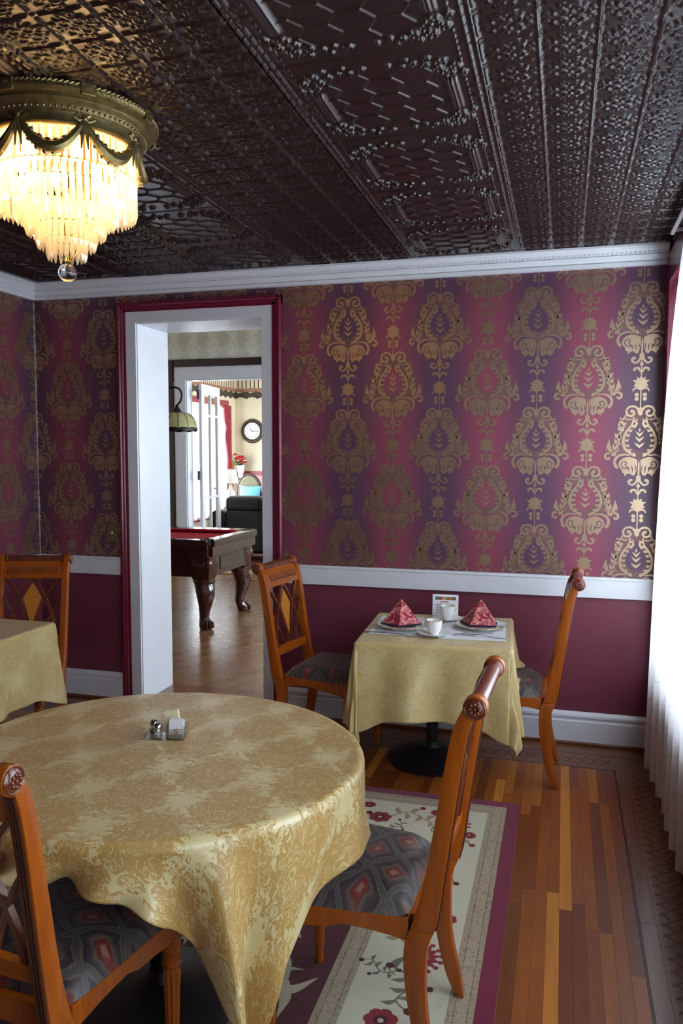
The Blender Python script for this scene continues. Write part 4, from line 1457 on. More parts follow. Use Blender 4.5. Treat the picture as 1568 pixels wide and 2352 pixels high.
def napkin_print():
    t = NT('red_paisley_napkin')
    o = t.obj()
    nz = t.noise(o, 28.0, 3.0, 0.55, 1.2)
    c = t.ramp(nz, [(0.38, S(136, 20, 42)), (0.50, S(168, 36, 58)), (0.53, S(214, 160, 150)), (0.62, S(180, 60, 74))])
    return t.bsdf(color=c, rough=0.8, sheen=0.2)


M['napkin'] = napkin_print()
M['navy'] = plain('navy_hem', S(30, 24, 46), 0.8)
TZ = 0.7032     # top of the cloth on the square table
cz, sz = math.cos(SQ[2]), math.sin(SQ[2])
for i, (x0, x1, lab) in enumerate(((-0.895, -0.590, 'printed white paper placemat on the doorway side of the set table'), (-0.560, -0.250, 'printed white paper placemat on the curtain side of the set table'))):
    cx, cy = (x0 + x1) / 2, -0.52 + (cx_ := 0.0)
    o = B(-(x1 - x0) / 2, (x1 - x0) / 2, -0.215, 0.215, 0, 0.0008).build('placemat', M['placemat'])
    o.location = (cx, cy, TZ)
    o.rotation_euler = (0, 0, SQ[2])
    tag(o, lab, 'placemat', 'placemats')
PZT = TZ + 0.0012


def plate():
    p = [(0.0, 0.004), (0.062, 0.004), (0.075, 0.008), (0.098, 0.014), (0.121, 0.017), (0.124, 0.0185), (0.121, 0.0205), (0.098, 0.017), (0.074, 0.011), (0.062, 0.0075), (0.0005, 0.0072)]
    o = link('plate', None)
    MB().lathe([(0.065, 0), (0.068, 0)] + p[1:], 56).build('dish', M['china'], o, smooth=True)
    rim = [[((0.1225 + 0.0016 * math.cos(b)) * math.cos(a), (0.1225 + 0.0016 * math.cos(b)) * math.sin(a), 0.0190 + 0.0016 * math.sin(b)) for b in np.linspace(0, 2 * PI, 7)[:-1]] for a in np.linspace(0, 2 * PI, 57)]
    MB().rings(rim, caps=False).build('rim', M['gilt'], o, smooth=True)
    return o


def napkin():
    """a napkin folded to a standing pyramid with an open back flap"""
    o = link('napkin', None)
    ap = (0.0, 0.01, 0.120)
    base = [(-0.100, -0.020, 0.0), (-0.008, -0.078, 0.0), (0.100, -0.012, 0.0), (0.055, 0.07, 0.0), (-0.055, 0.07, 0.0)]
    mb = MB()
    n = 8
    for i in range(len(base)):
        a, b = np.array(base[i]), np.array(base[(i + 1) % len(base)])
        A = np.array(ap)
        P = np.zeros((n, n, 3))
        for r in range(n):
            for k in range(n):
                t, s = r / (n - 1), k / (n - 1)
                p = A * (1 - t) + (a * (1 - s) + b * s) * t
                nr = np.array([p[0], p[1], 0.0])
                ln = np.linalg.norm(nr) + 1e-6
                p = p + nr / ln * 0.006 * math.sin(PI * s) * math.sin(PI * t) * (-1 if i in (0, 1) else 1)
                P[r, k] = p
        mb.grid(P)
    mb.build('fold', M['napkin'], o, smooth=True, sharp=25)
    hm = MB()
    for i in range(3):
        a, b = Vector(base[i]), Vector(base[(i + 1) % 5])
        hm.tube([a + Vector((0, -0.002, 0.003)), (a + b) / 2 + Vector((0, -0.003, 0.003)), b + Vector((0, -0.002, 0.003))], 0.0035, 6)
    hm.build('hem', M['navy'], o, smooth=True, label='navy hem')
    return o


def cup():
    o = link('coffee_cup', None)
    fl = lambda a, z: 1 + 0.035 * abs(math.cos(4 * a)) * min(1, z / 0.02)
    MB().lathe([(0.020, 0), (0.022, 0.002), (0.021, 0.006), (0.030, 0.018), (0.0355, 0.04), (0.038, 0.068), (0.0365, 0.068), (0.034, 0.04), (0.028, 0.019), (0.0005, 0.009)], 48, flute=fl).build('bowl', M['china'], o, smooth=True, sharp=60)
    MB().tube(smoothpath([(0.033, 0, 0.056), (0.050, 0, 0.060), (0.058, 0, 0.046), (0.050, 0, 0.028), (0.031, 0, 0.022)], 5), 0.0035, 8).build('handle', M['china'], o, smooth=True)
    rim = [[((0.0385 + 0.001 * math.cos(b)) * math.cos(a), (0.0385 + 0.001 * math.cos(b)) * math.sin(a), 0.068 + 0.001 * math.sin(b)) for b in np.linspace(0, 2 * PI, 7)[:-1]] for a in np.linspace(0, 2 * PI, 41)]
    MB().rings(rim, caps=False).build('rim', M['gilt'], o, smooth=True)
    return o


def saucer():
    return MB().lathe([(0.03, 0), (0.032, 0.002), (0.06, 0.007), (0.075, 0.013), (0.0755, 0.0145), (0.073, 0.0145), (0.058, 0.0095), (0.03, 0.0055), (0.0005, 0.005)], 44).build('saucer', M['china'], smooth=True)


pl, npk, cu, sa = plate(), napkin(), cup(), saucer()
SET = [((-0.748, -0.575), 8, 'doorway'), ((-0.375, -0.475), -28, 'curtain')]
for i, ((x, y), a, nm) in enumerate(SET):
    o = pl if i == 0 else copy_tree(pl)
    o.location = (x, y, PZT)
    tag(o, 'white china plate under the napkin on the %s side' % nm, 'plate', 'plates')
    o = npk if i == 0 else copy_tree(npk)
    o.location = (x - 0.005, y + 0.005, PZT + 0.0205)
    o.rotation_euler = (0, 0, R(a))
    tag(o, 'red paisley napkin folded into a pyramid on the %s side plate' % nm, 'napkin', 'folded napkins')
for i, ((x, y), a, nm) in enumerate((((-0.570, -0.695), 150, 'in front of the napkins'), ((-0.560, -0.335), 30, 'standing before the menu card'))):
    o = sa if i == 0 else copy_tree(sa)
    o.location = (x, y, PZT)
    tag(o, 'white saucer under the coffee cup %s' % nm, 'saucer', 'saucers')
    o = cu if i == 0 else copy_tree(cu)
    o.location = (x, y, PZT + 0.0055)
    o.rotation_euler = (0, 0, R(a))
    tag(o, 'white coffee cup with gilt rim %s' % nm, 'cup', 'coffee cups')


def fork(name):
    o = link(name, None)
    MB().rings([[(x, -w, z), (x, w, z), (x, w, z + 0.002), (x, -w, z + 0.002)] for x, w, z in ((-0.10, 0.004, 0), (-0.06, 0.0055, 0.001), (0.0, 0.003, 0.006), (0.03, 0.003, 0.008))]).build('handle', M['steel'], o, smooth=True)
    MB().rings([[(x, -w, z), (x, w, z), (x, w, z + 0.0015), (x, -w, z + 0.0015)] for x, w, z in ((0.03, 0.003, 0.008), (0.042, 0.010, 0.007), (0.058, 0.0115, 0.005))]).build('neck', M['steel'], o, smooth=True)
    for k in range(4):
        y = -0.0095 + 0.0063 * k
        MB().box(0.056, 0.094, y - 0.0013, y + 0.0013, 0.004, 0.006).build('tine', M['steel'], o)
    return o


def knife():
    o = link('table_knife', None)
    MB().rings([[(x, -w, 0), (x, w, 0), (x, w, 0.005), (x, -w, 0.005)] for x, w in ((-0.11, 0.006), (-0.06, 0.007), (0.0, 0.0055))]).build('handle', M['steel'], o, bevel=0.001)
    MB().prism([(0.0, -0.004), (0.09, -0.009), (0.11, -0.002), (0.112, 0.004), (0.0, 0.006)], lambda u, v, d: (u, v, d), 0.0015, 0.003).build('blade', M['steel'], o)
    return o


k_ = knife()
k_.location, k_.rotation_euler = (-0.800, -0.715, PZT), (0, 0, R(-2))
tag(k_, 'steel table knife beside the doorway side plate', 'knife')
fk = fork('table_fork')
for i, (x, y, a, lab) in enumerate(((-0.392, -0.625, R(-152), 'steel fork lying slantwise before the curtain side plate'), (-0.335, -0.665, R(172), 'steel fork lying near the front edge of the curtain side placemat'))):
    o = fk if i == 0 else copy_tree(fk)
    o.location, o.rotation_euler = (x, y, PZT), (0, 0, a)
    tag(o, lab, 'fork', 'forks')
# menu card with a strip of food photographs
mc = thing('menu_card', 'white menu card with a strip of food photos, leaning behind the cups', 'menu', (-0.585, -0.232, TZ + 0.001), R(4))
mc.rotation_euler = (R(-9), 0, R(4))
M['card'] = plain('white_card', S(226, 228, 236), 0.45, var=0.02)
M['ink'] = plain('grey_ink', S(120, 118, 134), 0.6)
B(-0.068, 0.068, 0, 0.0015, 0, 0.112).build('card', M['card'], mc)
for k, c in enumerate((S(70, 96, 66), S(150, 60, 48), S(196, 150, 104), S(110, 120, 60), S(180, 92, 60), S(120, 70, 50))):
    m_ = plain('food_photo', c, 0.5, var=0.5, vscale=90)
    B(-0.054 + 0.018 * k, -0.036 + 0.018 * k, -0.0006, 0, 0.083, 0.100).build('photo', m_, mc)
M['red_ink'] = plain('red_ink', S(176, 70, 64), 0.6)
B(-0.028, 0.016, -0.0005, 0, 0.070, 0.075).build('heading', M['red_ink'], mc)
for k in range(6):
    B(-0.05, 0.05 - 0.012 * (k % 3), -0.0004, 0, 0.058 - 0.009 * k, 0.0605 - 0.009 * k).build('text_line', M['ink'], mc)

# ------------------------------------------------------------------ condiments on the round table
t = NT('clear_plastic')
tr = t.n('BsdfTransparent', {'Color': (0.93, 0.95, 0.96, 1)})
gl = t.n('BsdfGlossy', {'Color': (1, 1, 1, 1), 'Roughness': 0.05})
fr_ = t.n('LayerWeight', {'Blend': 0.35})
mx = t.n('MixShader', {0: t.ma('MULTIPLY_ADD', fr_.outputs[1], 0.5, 0.10), 1: tr.outputs[0], 2: gl.outputs[0]})
t.t.links.new(mx.outputs[0], t.out.inputs[0])
M['clear'] = t.m
CT = 0.7450
cd = thing('condiment_caddy', 'small clear caddy of salt, pepper and sugar packets on the round table', 'caddy', (-1.090, -2.345, CT), R(14))
B(-0.058, 0.058, -0.030, 0.030, 0, 0.003).build('tray', M['clear'], cd, bevel=0.001)
for (x0, x1, y0, y1, h) in ((-0.058, 0.058, -0.030, -0.028, 0.018), (-0.058, -0.056, -0.030, 0.030, 0.020), (0.003, 0.005, -0.028, 0.030, 0.034), (0.056, 0.058, -0.030, 0.030, 0.040), (-0.058, 0.058, 0.028, 0.030, 0.034), (0.005, 0.058, -0.030, -0.028, 0.034), (0.005, 0.058, 0.000, 0.002, 0.034)):
    B(x0, x1, y0, y1, 0.003, h).build('wall', M['clear'], cd)
M['chrome'] = plain('chrome', S(190, 190, 196), 0.08, metal=1.0, var=0.0)
M['salt'] = plain('salt', S(232, 234, 238), 0.9)
M['pepper'] = plain('ground_pepper', S(70, 58, 50), 0.9)
rot14 = Matrix.Rotation(R(14), 3, 'Z')


def caddy_pt(x, y, z=0.003):
    p = rot14 @ Vector((x, y, 0))
    return (-1.090 + p.x, -2.345 + p.y, CT + z + 0.0004)


for (x, y, mm, lab) in ((-0.022, -0.013, 'salt', 'small glass salt shaker with a chrome dome cap'), (-0.040, 0.012, 'pepper', 'small glass pepper shaker with a chrome dome cap')):
    o = thing(mm + '_shaker', lab + ' in the clear caddy', 'shaker', caddy_pt(x, y), 0, 'salt and pepper shakers')
    MB().lathe([(0.010, 0), (0.0125, 0.002), (0.0125, 0.020), (0.010, 0.026)], 10).build('jar', M['clear'], o)
    MB().lathe([(0.011, 0.002), (0.0112, 0.013), (0.004, 0.0135)], 10).build('contents', M[mm], o)
    MB().lathe([(0.0118, 0.0262), (0.0125, 0.030), (0.011, 0.037), (0.006, 0.042), (0.001, 0.043)], 20).build('cap', M['chrome'], o, smooth=True)
M['packet_w'] = plain('white_packet', S(228, 228, 236), 0.55, var=0.03)
M['packet_y'] = plain('cream_packet', S(226, 214, 172), 0.55, var=0.03)
M['packet_red'] = plain('red_print', S(196, 72, 84), 0.55)
for (n, yb, mat, dx, lab, grp, tilt) in ((5, -0.024, 'packet_w', 0.031, 'white sugar packet with a red swirl mark in the clear caddy', 'white packets', 6), (4, 0.007, 'packet_y', 0.020, 'cream sugar packet leaning in the back of the clear caddy', 'cream packets', -14)):
    for k in range(n):
        o = thing('sugar_packet', lab, 'packet', caddy_pt(dx + 0.0008 * (k % 2), yb + 0.0042 * k), R(14), grp)
        o.rotation_euler = (R(-3), R(tilt * 0.6), R(14))
        h = 0.053 if mat == 'packet_w' else 0.072
        rg_ = []
        for z, th in ((0.0, 0.0006), (0.006, 0.0016), (h / 2, 0.0019), (h - 0.006, 0.0016), (h, 0.0006)):
            rg_.append([(-0.020, -th, z), (0.020, -th, z), (0.020, th, z), (-0.020, th, z)])
        MB().rings(rg_).build('pouch', M[mat], o)
        if mat == 'packet_w' and k > 0:
            o['label'] = 'white sugar packet stacked behind the one with the red swirl'
        if mat == 'packet_w' and k == 0:
            sp = o_spiral((0, 0), 0.0085, R(60), 0.8, 0.0034, 10)
            mb = MB()
            for p in sp:
                mb.add([(a[0] + 0.002, -0.0024, a[1] + 0.020) for a in p], [tuple(range(len(p)))])
            mb.build('swirl_mark', M['packet_red'], o)

# ------------------------------------------------------------------ light switch
M['switch_brass'] = plain('dull_brass_plate', S(120, 108, 74), 0.4, metal=0.25, var=0.1)
sw_ = thing('light_switch', 'small brass light switch plate on the wall left of the doorway', 'light switch', (-2.705, 0, 1.060))
MB().prism([(-0.034, -0.054), (0.034, -0.054), (0.034, 0.054), (-0.034, 0.054)], lambda u, v, d: (u, -d, v), 0.0003, 0.006).build('plate', M['switch_brass'], sw_, bevel=0.003)
MB().box(-0.004, 0.004, -0.016, -0.006, -0.004, 0.010).build('toggle', M['card'], sw_)
for z in (-0.03, 0.03):
    MB().lathe([(0.003, 0), (0.003, 0.0015), (0.001, 0.002)], 8).build('screw', M['brass'], sw_).matrix_local = Matrix.Translation((0, -0.006, z)) @ Matrix.Rotation(R(90), 4, 'X')


# ------------------------------------------------------------------ sheer curtain
def sheer_mat():
    t = NT('white_sheer')
    uv = t.uv()
    vor = t.n('TexVoronoi', {'Vector': t.mapping(uv, (1, 1, 1)), 'Scale': 6.0, 'Randomness': 1.0}, feature='DISTANCE_TO_EDGE').outputs[0]
    ln = t.n('MapRange', {0: vor, 1: 0.0, 2: 0.03}, interpolation_type='SMOOTHSTEP').outputs[0]
    col = t.mix(ln, S(222, 220, 222), S(242, 242, 246))
    d = t.n('BsdfDiffuse', {'Color': col})
    tl = t.n('BsdfTranslucent', {'Color': col})
    tp = t.n('BsdfTransparent', {'Color': (1, 1, 1, 1)})
    m1 = t.n('MixShader', {0: 0.55, 1: d.outputs[0], 2: tl.outputs[0]})
    m2 = t.n('MixShader', {0: 0.22, 1: m1.outputs[0], 2: tp.outputs[0]})
    t.t.links.new(m2.outputs[0], t.out.inputs[0])
    return t.m


M['sheer'] = sheer_mat()


def curtain(yb0, yb1, yt0, yt1, xbase, label, seed, flare):
    n, m = 170, 70
    P = np.zeros((n, m, 3))
    UV = np.zeros((n, m, 2))
    for i in range(n):
        s = i / (n - 1)
        for j in range(m):
            t = j / (m - 1)                     # 0 hem, 1 rod
            z = 0.030 + t * 2.49
            k = t ** 4.5
            yb, yt = yb0 + (yb1 - yb0) * s, yt0 + (yt1 - yt0) * s
            y = yb + (yt - yb) * (0.38 * t + 0.62 * k if flare else t)
            fold = math.sin(s * 2 * PI * 8.5 + seed) + 0.35 * math.sin(s * 2 * PI * 19 + 1.3 * seed)
            amp = 0.016 + 0.006 * (1 - t)
            x = xbase - 0.035 * (1 - t) * math.exp(-s * 9) + amp * fold + 0.012 * (1 - t)
            y += 0.018 * (1 - t) * math.sin(s * 2 * PI * 8.5 + seed + 1.2)
            P[i, j] = (min(x, 0.474), y, z)
            UV[i, j] = (s * 1.6, z)
    c = thing('sheer_curtain', label, 'curtain', (xbase, (yb0 + yb1) / 2, 0), 0, 'sheer curtains')
    mb = MB().grid(P - np.array([xbase, (yb0 + yb1) / 2, 0]), uv=UV)
    mb.build('drape', M['sheer'], c, smooth=True, sharp=180)
    return c


curtain(-0.225, -1.62, -1.15, -1.66, 0.443, 'white sheer curtain swept back at the top, nearest the back wall', 0.4, True)
curtain(-1.80, -3.10, -1.80, -3.10, 0.430, 'white sheer curtain of the middle window', 1.4, False)
curtain(-3.40, -4.80, -3.40, -4.80, 0.430, 'white sheer curtain of the window beside the camera', 2.4, False)
rod = thing('curtain_rod', 'white curtain rod along the top of the right wall windows', 'curtain rod', (0.44, -2.5, 2.53))
MB().tube([(0, -2.35, 0), (0, 1.95, 0)], 0.010, 12).build('pole', M['white'], rod, smooth=True)
for y in (-2.3, -0.6, 0.75, 1.9):
    MB().box(-0.006, 0.059, y - 0.008, y + 0.008, -0.006, 0.006).build('bracket', M['white'], rod)

# ------------------------------------------------------------------ chandelier
CHX, CHY = -1.530, -2.130
ch = thing('crystal_chandelier', 'flush brass chandelier with garland ring and tiers of lit crystal prisms', 'chandelier', (CHX, CHY, ZC))
CS = 0.945
prof = [(0.10, 0), (0.292, 0), (0.302, -0.006), (0.304, -0.022), (0.296, -0.030), (0.284, -0.034), (0.286, -0.042), (0.276, -0.052), (0.264, -0.058), (0.262, -0.066), (0.254, -0.070), (0.250, -0.092), (0.254, -0.098), (0.248, -0.104), (0.236, -0.104), (0.232, -0.06), (0.10, -0.03)]
ring = MB().lathe([(r * CS, z - 0.0008) for r, z in prof], 96).build('ring', M['brass_old'], ch, smooth=True, sharp=50)
lf = MB()
for k in range(120):                    # leaf-wreath relief round the ring's outer band
    a = 2 * PI * k / 120
    for dz, tw in ((-0.009, 0.5), (-0.019, -0.5)):
        p0 = Vector((0.3035 * CS * math.cos(a), 0.3035 * CS * math.sin(a), dz))
        d = Vector((-math.sin(a), math.cos(a), tw)) * 0.0085
        lf.tube([p0 - d, p0, p0 + d], [0.001, 0.0042, 0.001], 5)
o = lf.build('leaf_band', M['brass_old'], ring, smooth=True)
o['kind'] = 'stuff'
be = MB()
for k in range(90):
    a = 2 * PI * k / 90
    be.sphere((0.2635 * CS * math.cos(a), 0.2635 * CS * math.sin(a), -0.062), 0.0048, 6, 5)
o = be.build('bead_band', M['brass_old'], ring, smooth=True)
o['kind'] = 'stuff'
NS = 8
A0 = R(-42)
for k in range(NS):
    a = A0 + 2 * PI * k / NS
    ca, sa_ = math.cos(a), math.sin(a)
    mb = B(-0.004, 0.006, -0.020, 0.020, -0.032, 0.002).lathe([(0.012, 0), (0.010, 0.004), (0.002, 0.005)], 10, (0.006, 0, -0.015))
    o = mb.build('cartouche', M['brass_old'], ch, bevel=0.002)
    o.location, o.rotation_euler = (0.302 * CS * ca, 0.302 * CS * sa_, -0.004), (0, 0, a)
    # swag to the next bow
    sw = MB()
    pts, rad = [], []
    for i in range(17):
        t = i / 16
        aa = a + 2 * PI / NS * t
        sag = 0.086 * (1 - (2 * t - 1) ** 2)
        pts.append((0.250 * CS * math.cos(aa), 0.250 * CS * math.sin(aa), -0.086 - sag))
        rad.append(0.007 + 0.012 * math.sin(PI * t))
    sw.tube(pts, rad, 8)
    for i in range(2, 15):
        p = Vector(pts[i])
        for s in (-1, 1):
            sw.sphere(p + Vector((0.003 * s, 0, 0.009 * s)) * (1 + 0.5 * (i % 2)), rad[i] * 0.55, 6, 5)
    sw.build('garland', M['brass_old'], ch, smooth=True)
    bw = MB()
    c0 = Vector((0.252 * CS * ca, 0.252 * CS * sa_, -0.082))
    tg = Vector((-sa_, ca, 0))
    for s in (-1, 1):
        bw.tube([c0, c0 + tg * 0.020 * s + Vector((0, 0, 0.012)), c0 + tg * 0.030 * s, c0 + tg * 0.014 * s - Vector((0, 0, 0.008)), c0], 0.0055, 6)
        bw.tube([c0, c0 + tg * 0.006 * s - Vector((0, 0, 0.04)), c0 + tg * 0.010 * s - Vector((0, 0, 0.085))], [0.008, 0.007, 0.002], 6)
    bw.sphere(c0, 0.011, 8, 6)
    bw.build('bow', M['brass_old'], ch, smooth=True)
# wire tiers
TIERS = [(0.216, -0.100, 0.105, 66), (0.213, -0.190, 0.112, 64), (0.150, -0.215, 0.11, 46), (0.118, -0.275, 0.090, 36), (0.086, -0.332, 0.072, 28), (0.056, -0.372, 0.066, 20)]
wr = MB()
for (r, z, h, n) in TIERS:
    wr.tube([(r * math.cos(2 * PI * k / 48), r * math.sin(2 * PI * k / 48), z + 0.002) for k in range(49)], 0.0022, 5)
for k in range(6):
    a = 2 * PI * k / 6
    wr.tube([(r * math.cos(a), r * math.sin(a), z + 0.002) for r, z, h, n in TIERS] + [(0.004, 0, -0.455)], 0.0018, 5)
wr.build('wire_frame', M['brass'], ch, smooth=True)
t = NT('crystal')
col = (1.0, 0.95, 0.84, 1)
tl = t.n('BsdfTranslucent', {'Color': col})
gl = t.n('BsdfGlossy', {'Color': (1, 1, 1, 1), 'Roughness': 0.08})
tp = t.n('BsdfTransparent', {'Color': (1, 0.98, 0.94, 1)})
m1 = t.n('MixShader', {0: 0.30, 1: tl.outputs[0], 2: gl.outputs[0]})
m2 = t.n('MixShader', {0: 0.58, 1: m1.outputs[0], 2: tp.outputs[0]})
t.t.links.new(m2.outputs[0], t.out.inputs[0])
M['crystal'] = t.m
for (r, z, h, n) in TIERS:
    w = 0.0078
    pm = MB().rings([[(w * math.cos(a), w * math.sin(a), zz) for a in (0.5, 2.6, 4.7)] for zz in (0, -h + 0.018)] + [[(0.002 * math.cos(a), 0.002 * math.sin(a), -h) for a in (0.5, 2.6, 4.7)]]).mesh('prism', M['crystal'])
    for k in range(n):
        a = 2 * PI * (k + 0.5 * (n % 4)) / n
        o = link('prism', pm, ch)
        o.location = (r * math.cos(a), r * math.sin(a), z)
        o.rotation_euler = (0, 0, a + 0.3 * math.sin(k * 5.1))
M['ball'] = None
t = NT('crystal_ball')
M['ball'] = t.bsdf(color=(1, 1, 1, 1), rough=0.0, trans=1.0, ior=1.5)
MB().sphere((0, 0, -0.474), 0.0285, 32, 20).build('ball', M['ball'], ch, smooth=True, sharp=180, label='clear glass ball')
MB().lathe([(0.004, -0.447), (0.010, -0.440), (0.003, -0.425)], 12).build('finial', M['brass'], ch, smooth=True)
t = NT('lit_bulb')
t.bsdf(color=(1, 0.8, 0.5, 1), emit=(1.0, 0.72, 0.36, 1), estr=BULB_E)
M['bulb'] = t.m
for k in range(6):
    a = 2 * PI * k / 6 + 0.3
    MB().lathe([(0.006, 0.03), (0.010, 0.020), (0.017, 0.0), (0.016, -0.016), (0.008, -0.032), (0.001, -0.036)], 12).build('bulb', M['bulb'], ch, smooth=True).location = (0.135 * math.cos(a), 0.135 * math.sin(a), -0.135)
    d = bpy.data.lights.new('bulb_light', 'POINT')
    d.energy, d.color, d.shadow_soft_size = BULB_W, (1.0, 0.62, 0.28), 0.03
    lo = link('bulb_light', d, ch)
    lo.location = (0.135 * math.cos(a), 0.135 * math.sin(a), -0.19)

# ------------------------------------------------------------------ billiard room: pool table
M['felt'] = plain('red_felt', S(172, 26, 48), 0.9, spec=0.2, var=0.06, bump=0.2, bscale=600)
M['pool_wood'] = wood('dark_pool_wood', S(40, 20, 16), S(72, 36, 26), 0.22, axis=2, scale=9, coat=0.5)
M['pool_rail'] = wood('dark_pool_rail', S(34, 20, 18), S(58, 34, 28), 0.16, axis=0, scale=9, coat=0.6)
M['pocket'] = plain('pocket_leather', S(18, 14, 14), 0.5)
TX0, TX1, TY0, TY1 = -5.05, -2.900, 1.860, 2.950
pcx, pcy = (TX0 + TX1) / 2, (TY0 + TY1) / 2
pt = thing('pool_table', 'dark carved pool table with red felt in the room beyond the doorway', 'pool table', (pcx, pcy, 0.0))
hx, hy = (TX1 - TX0) / 2, (TY1 - TY0) / 2
B(-hx + 0.12, hx - 0.12, -hy + 0.12, hy - 0.12, 0.72, 0.765).build('playing_surface', M['felt'], pt)
for s in (-1, 1):
    ra = MB().prism([(0, 0.745), (0.10, 0.745), (0.125, 0.775), (0.125, 0.800), (0.0, 0.806), (-0.006, 0.79)], lambda u, v, d: (d, s * (hy - u), v), -hx + 0.05, hx - 0.05)
    r_ = ra.build('rail', M['pool_rail'], pt, bevel=0.004)
    MB().prism([(0.125, 0.768), (0.155, 0.785), (0.155, 0.797), (0.125, 0.800)], lambda u, v, d: (d, s * (hy - u), v), -hx + 0.16, hx - 0.16).build('cushion', M['felt'], r_)
    ra = MB().prism([(0, 0.745), (0.10, 0.745), (0.125, 0.775), (0.125, 0.800), (0.0, 0.806), (-0.006, 0.79)], lambda u, v, d: (s * (hx - u), d, v), -hy + 0.05, hy - 0.05)
    r_ = ra.build('rail', M['pool_rail'], pt, bevel=0.004)
    MB().prism([(0.125, 0.768), (0.155, 0.785), (0.155, 0.797), (0.125, 0.800)], lambda u, v, d: (s * (hx - u), d, v), -hy + 0.16, hy - 0.16).build('cushion', M['felt'], r_)
    # skirts with a carved strip and inset panels
    sk = B(-hx + 0.05, hx - 0.05, s * (hy - 0.03) - 0.015, s * (hy - 0.03) + 0.015, 0.655, 0.745).box(-hx + .08, hx - .08, s * (hy - 0.075) - 0.02, s * (hy - 0.075) + 0.02, 0.47, 0.66).build('apron', M['pool_wood'], pt, bevel=0.004)
    fl = MB()
    for k in range(70):
        x = -hx + 0.16 + k * 0.026
        fl.box(x, x + 0.014, s * (hy - 0.014), s * (hy - 0.008), 0.695, 0.722)
    o = fl.build('carved_strip', M['pool_wood'], sk)
    o['kind'] = 'stuff'
    for x in (-0.62, 0.0, 0.62):
        MB().box(x - 0.26, x + 0.26, s * (hy - 0.052) - 0.004, s * (hy - 0.052) + 0.004, 0.51, 0.63).build('panel', M['pool_rail'], sk, bevel=0.004)
    sk = B(s * (hx - 0.03) - 0.015, s * (hx - 0.03) + 0.015, -hy + 0.05, hy - 0.05, 0.655, 0.745).box(s * (hx - 0.075) - 0.02, s * (hx - 0.075) + 0.02, -hy + .08, hy - .08, 0.47, 0.66).build('apron', M['pool_wood'], pt, bevel=0.004)
    MB().box(s * (hx - 0.052) - 0.004, s * (hx - 0.052) + 0.004, -0.26, 0.26, 0.51, 0.63).build('panel', M['pool_rail'], sk, bevel=0.004)
for sx in (-1, 1):
    for sy in (-1, 1):
        MB().lathe([(0.048, 0.74), (0.062, 0.75), (0.064, 0.806), (0.052, 0.808), (0.046, 0.76)], 18, (sx * (hx - 0.085), sy * (hy - 0.085), 0)).build('corner_pocket', M['pocket'], pt, smooth=True)
        cb = MB()
        cx, cy = sx * (hx - 0.145), sy * (hy - 0.145)
        rgs = []
        for z, w in ((0.425, 0.06), (0.44, 0.085), (0.47, 0.10), (0.60, 0.112), (0.70, 0.118), (0.745, 0.120)):
            rgs.append([(cx + w * math.cos(a) * (1.18 if i % 2 == 0 else 1), cy + w * math.sin(a) * (1.18 if i % 2 == 0 else 1), z) for i, a in enumerate(np.linspace(PI / 4, 2 * PI + PI / 4, 9)[:-1])])
        cb.rings(rgs)
        cb.sphere((cx + sx * 0.07, cy + sy * 0.07, 0.58), 0.045, 12, 8, sq=(1, 1, 1.4))
        cb.build('corner_block', M['pool_wood'], pt, smooth=True, sharp=30)
        # cabriole leg with a claw foot
        lg = MB()
        rgs = []
        for z, off, w in ((0.445, 0.0, 0.095), (0.42, 0.0, 0.100), (0.405, 0.0, 0.088), (0.36, 0.018, 0.088), (0.30, 0.030, 0.080), (0.22, 0.020, 0.062), (0.15, 0.002, 0.047), (0.10, -0.004, 0.043), (0.075, 0.010, 0.050), (0.045, 0.028, 0.060), (0.015, 0.032, 0.058), (0.0, 0.030, 0.050)):
            ox, oy = cx + sx * off * 0.8, cy + sy * off * 0.8
            rgs.append([(ox + w * math.cos(a) * (1 + 0.05 * math.cos(4 * a)), oy + w * math.sin(a) * (1 + 0.05 * math.cos(4 * a)), z) for a in np.linspace(0, 2 * PI, 17)[:-1]])
        lo = lg.rings(rgs).build('leg', M['pool_wood'], pt, smooth=True, sharp=50)
        for k in range(4):
            a = math.atan2(sy, sx) + (k - 1.5) * 0.55
            ex, ey = cx + sx * 0.024, cy + sy * 0.024
            MB().tube([(ex + 0.03 * math.cos(a), ey + 0.03 * math.sin(a), 0.075), (ex + 0.062 * math.cos(a), ey + 0.062 * math.sin(a), 0.055), (ex + 0.070 * math.cos(a), ey + 0.070 * math.sin(a), 0.014)], [0.012, 0.016, 0.010], 8).build('claw', M['pool_wood'], lo, smooth=True)

# billiard light with a panelled glass shade
M['art_glass'] = plain('cream_art_glass', S(176, 170, 122), 0.25, var=0.15, vscale=18)
M['lead'] = plain('dark_lead', S(34, 30, 26), 0.4, metal=0.5)
bl = thing('billiard_light', 'hanging lamp with cream panelled glass shade and scalloped dark rim over the pool table', 'lamp', (-3.49, 2.40, 1.762))
NP = 12
for k in range(NP):
    P = np.zeros((5, 9, 3))
    for i in range(5):
        a = 2 * PI * (k + 0.04 + 0.92 * i / 4) / NP
        for j in range(9):
            t = j / 8
            r = 0.178 * math.cos(t * PI / 2 * 0.86) ** 0.72 + 0.006
            zz = 0.022 + 0.150 * math.sin(t * PI / 2 * 0.93)
            P[i, j] = (r * math.cos(a), r * math.sin(a), zz)
    MB().grid(P).build('glass_panel', M['art_glass'], bl, smooth=True)
    a = 2 * PI * k / NP
    MB().tube([((0.178 * math.cos(t * PI / 2 * 0.86) ** 0.72 + 0.006) * math.cos(a), (0.178 * math.cos(t * PI / 2 * 0.86) ** 0.72 + 0.006) * math.sin(a), 0.022 + 0.150 * math.sin(t * PI / 2 * 0.93)) for t in np.linspace(0, 1, 8)], 0.0032, 5).build('lead_came', M['lead'], bl, smooth=True)
rg_ = []
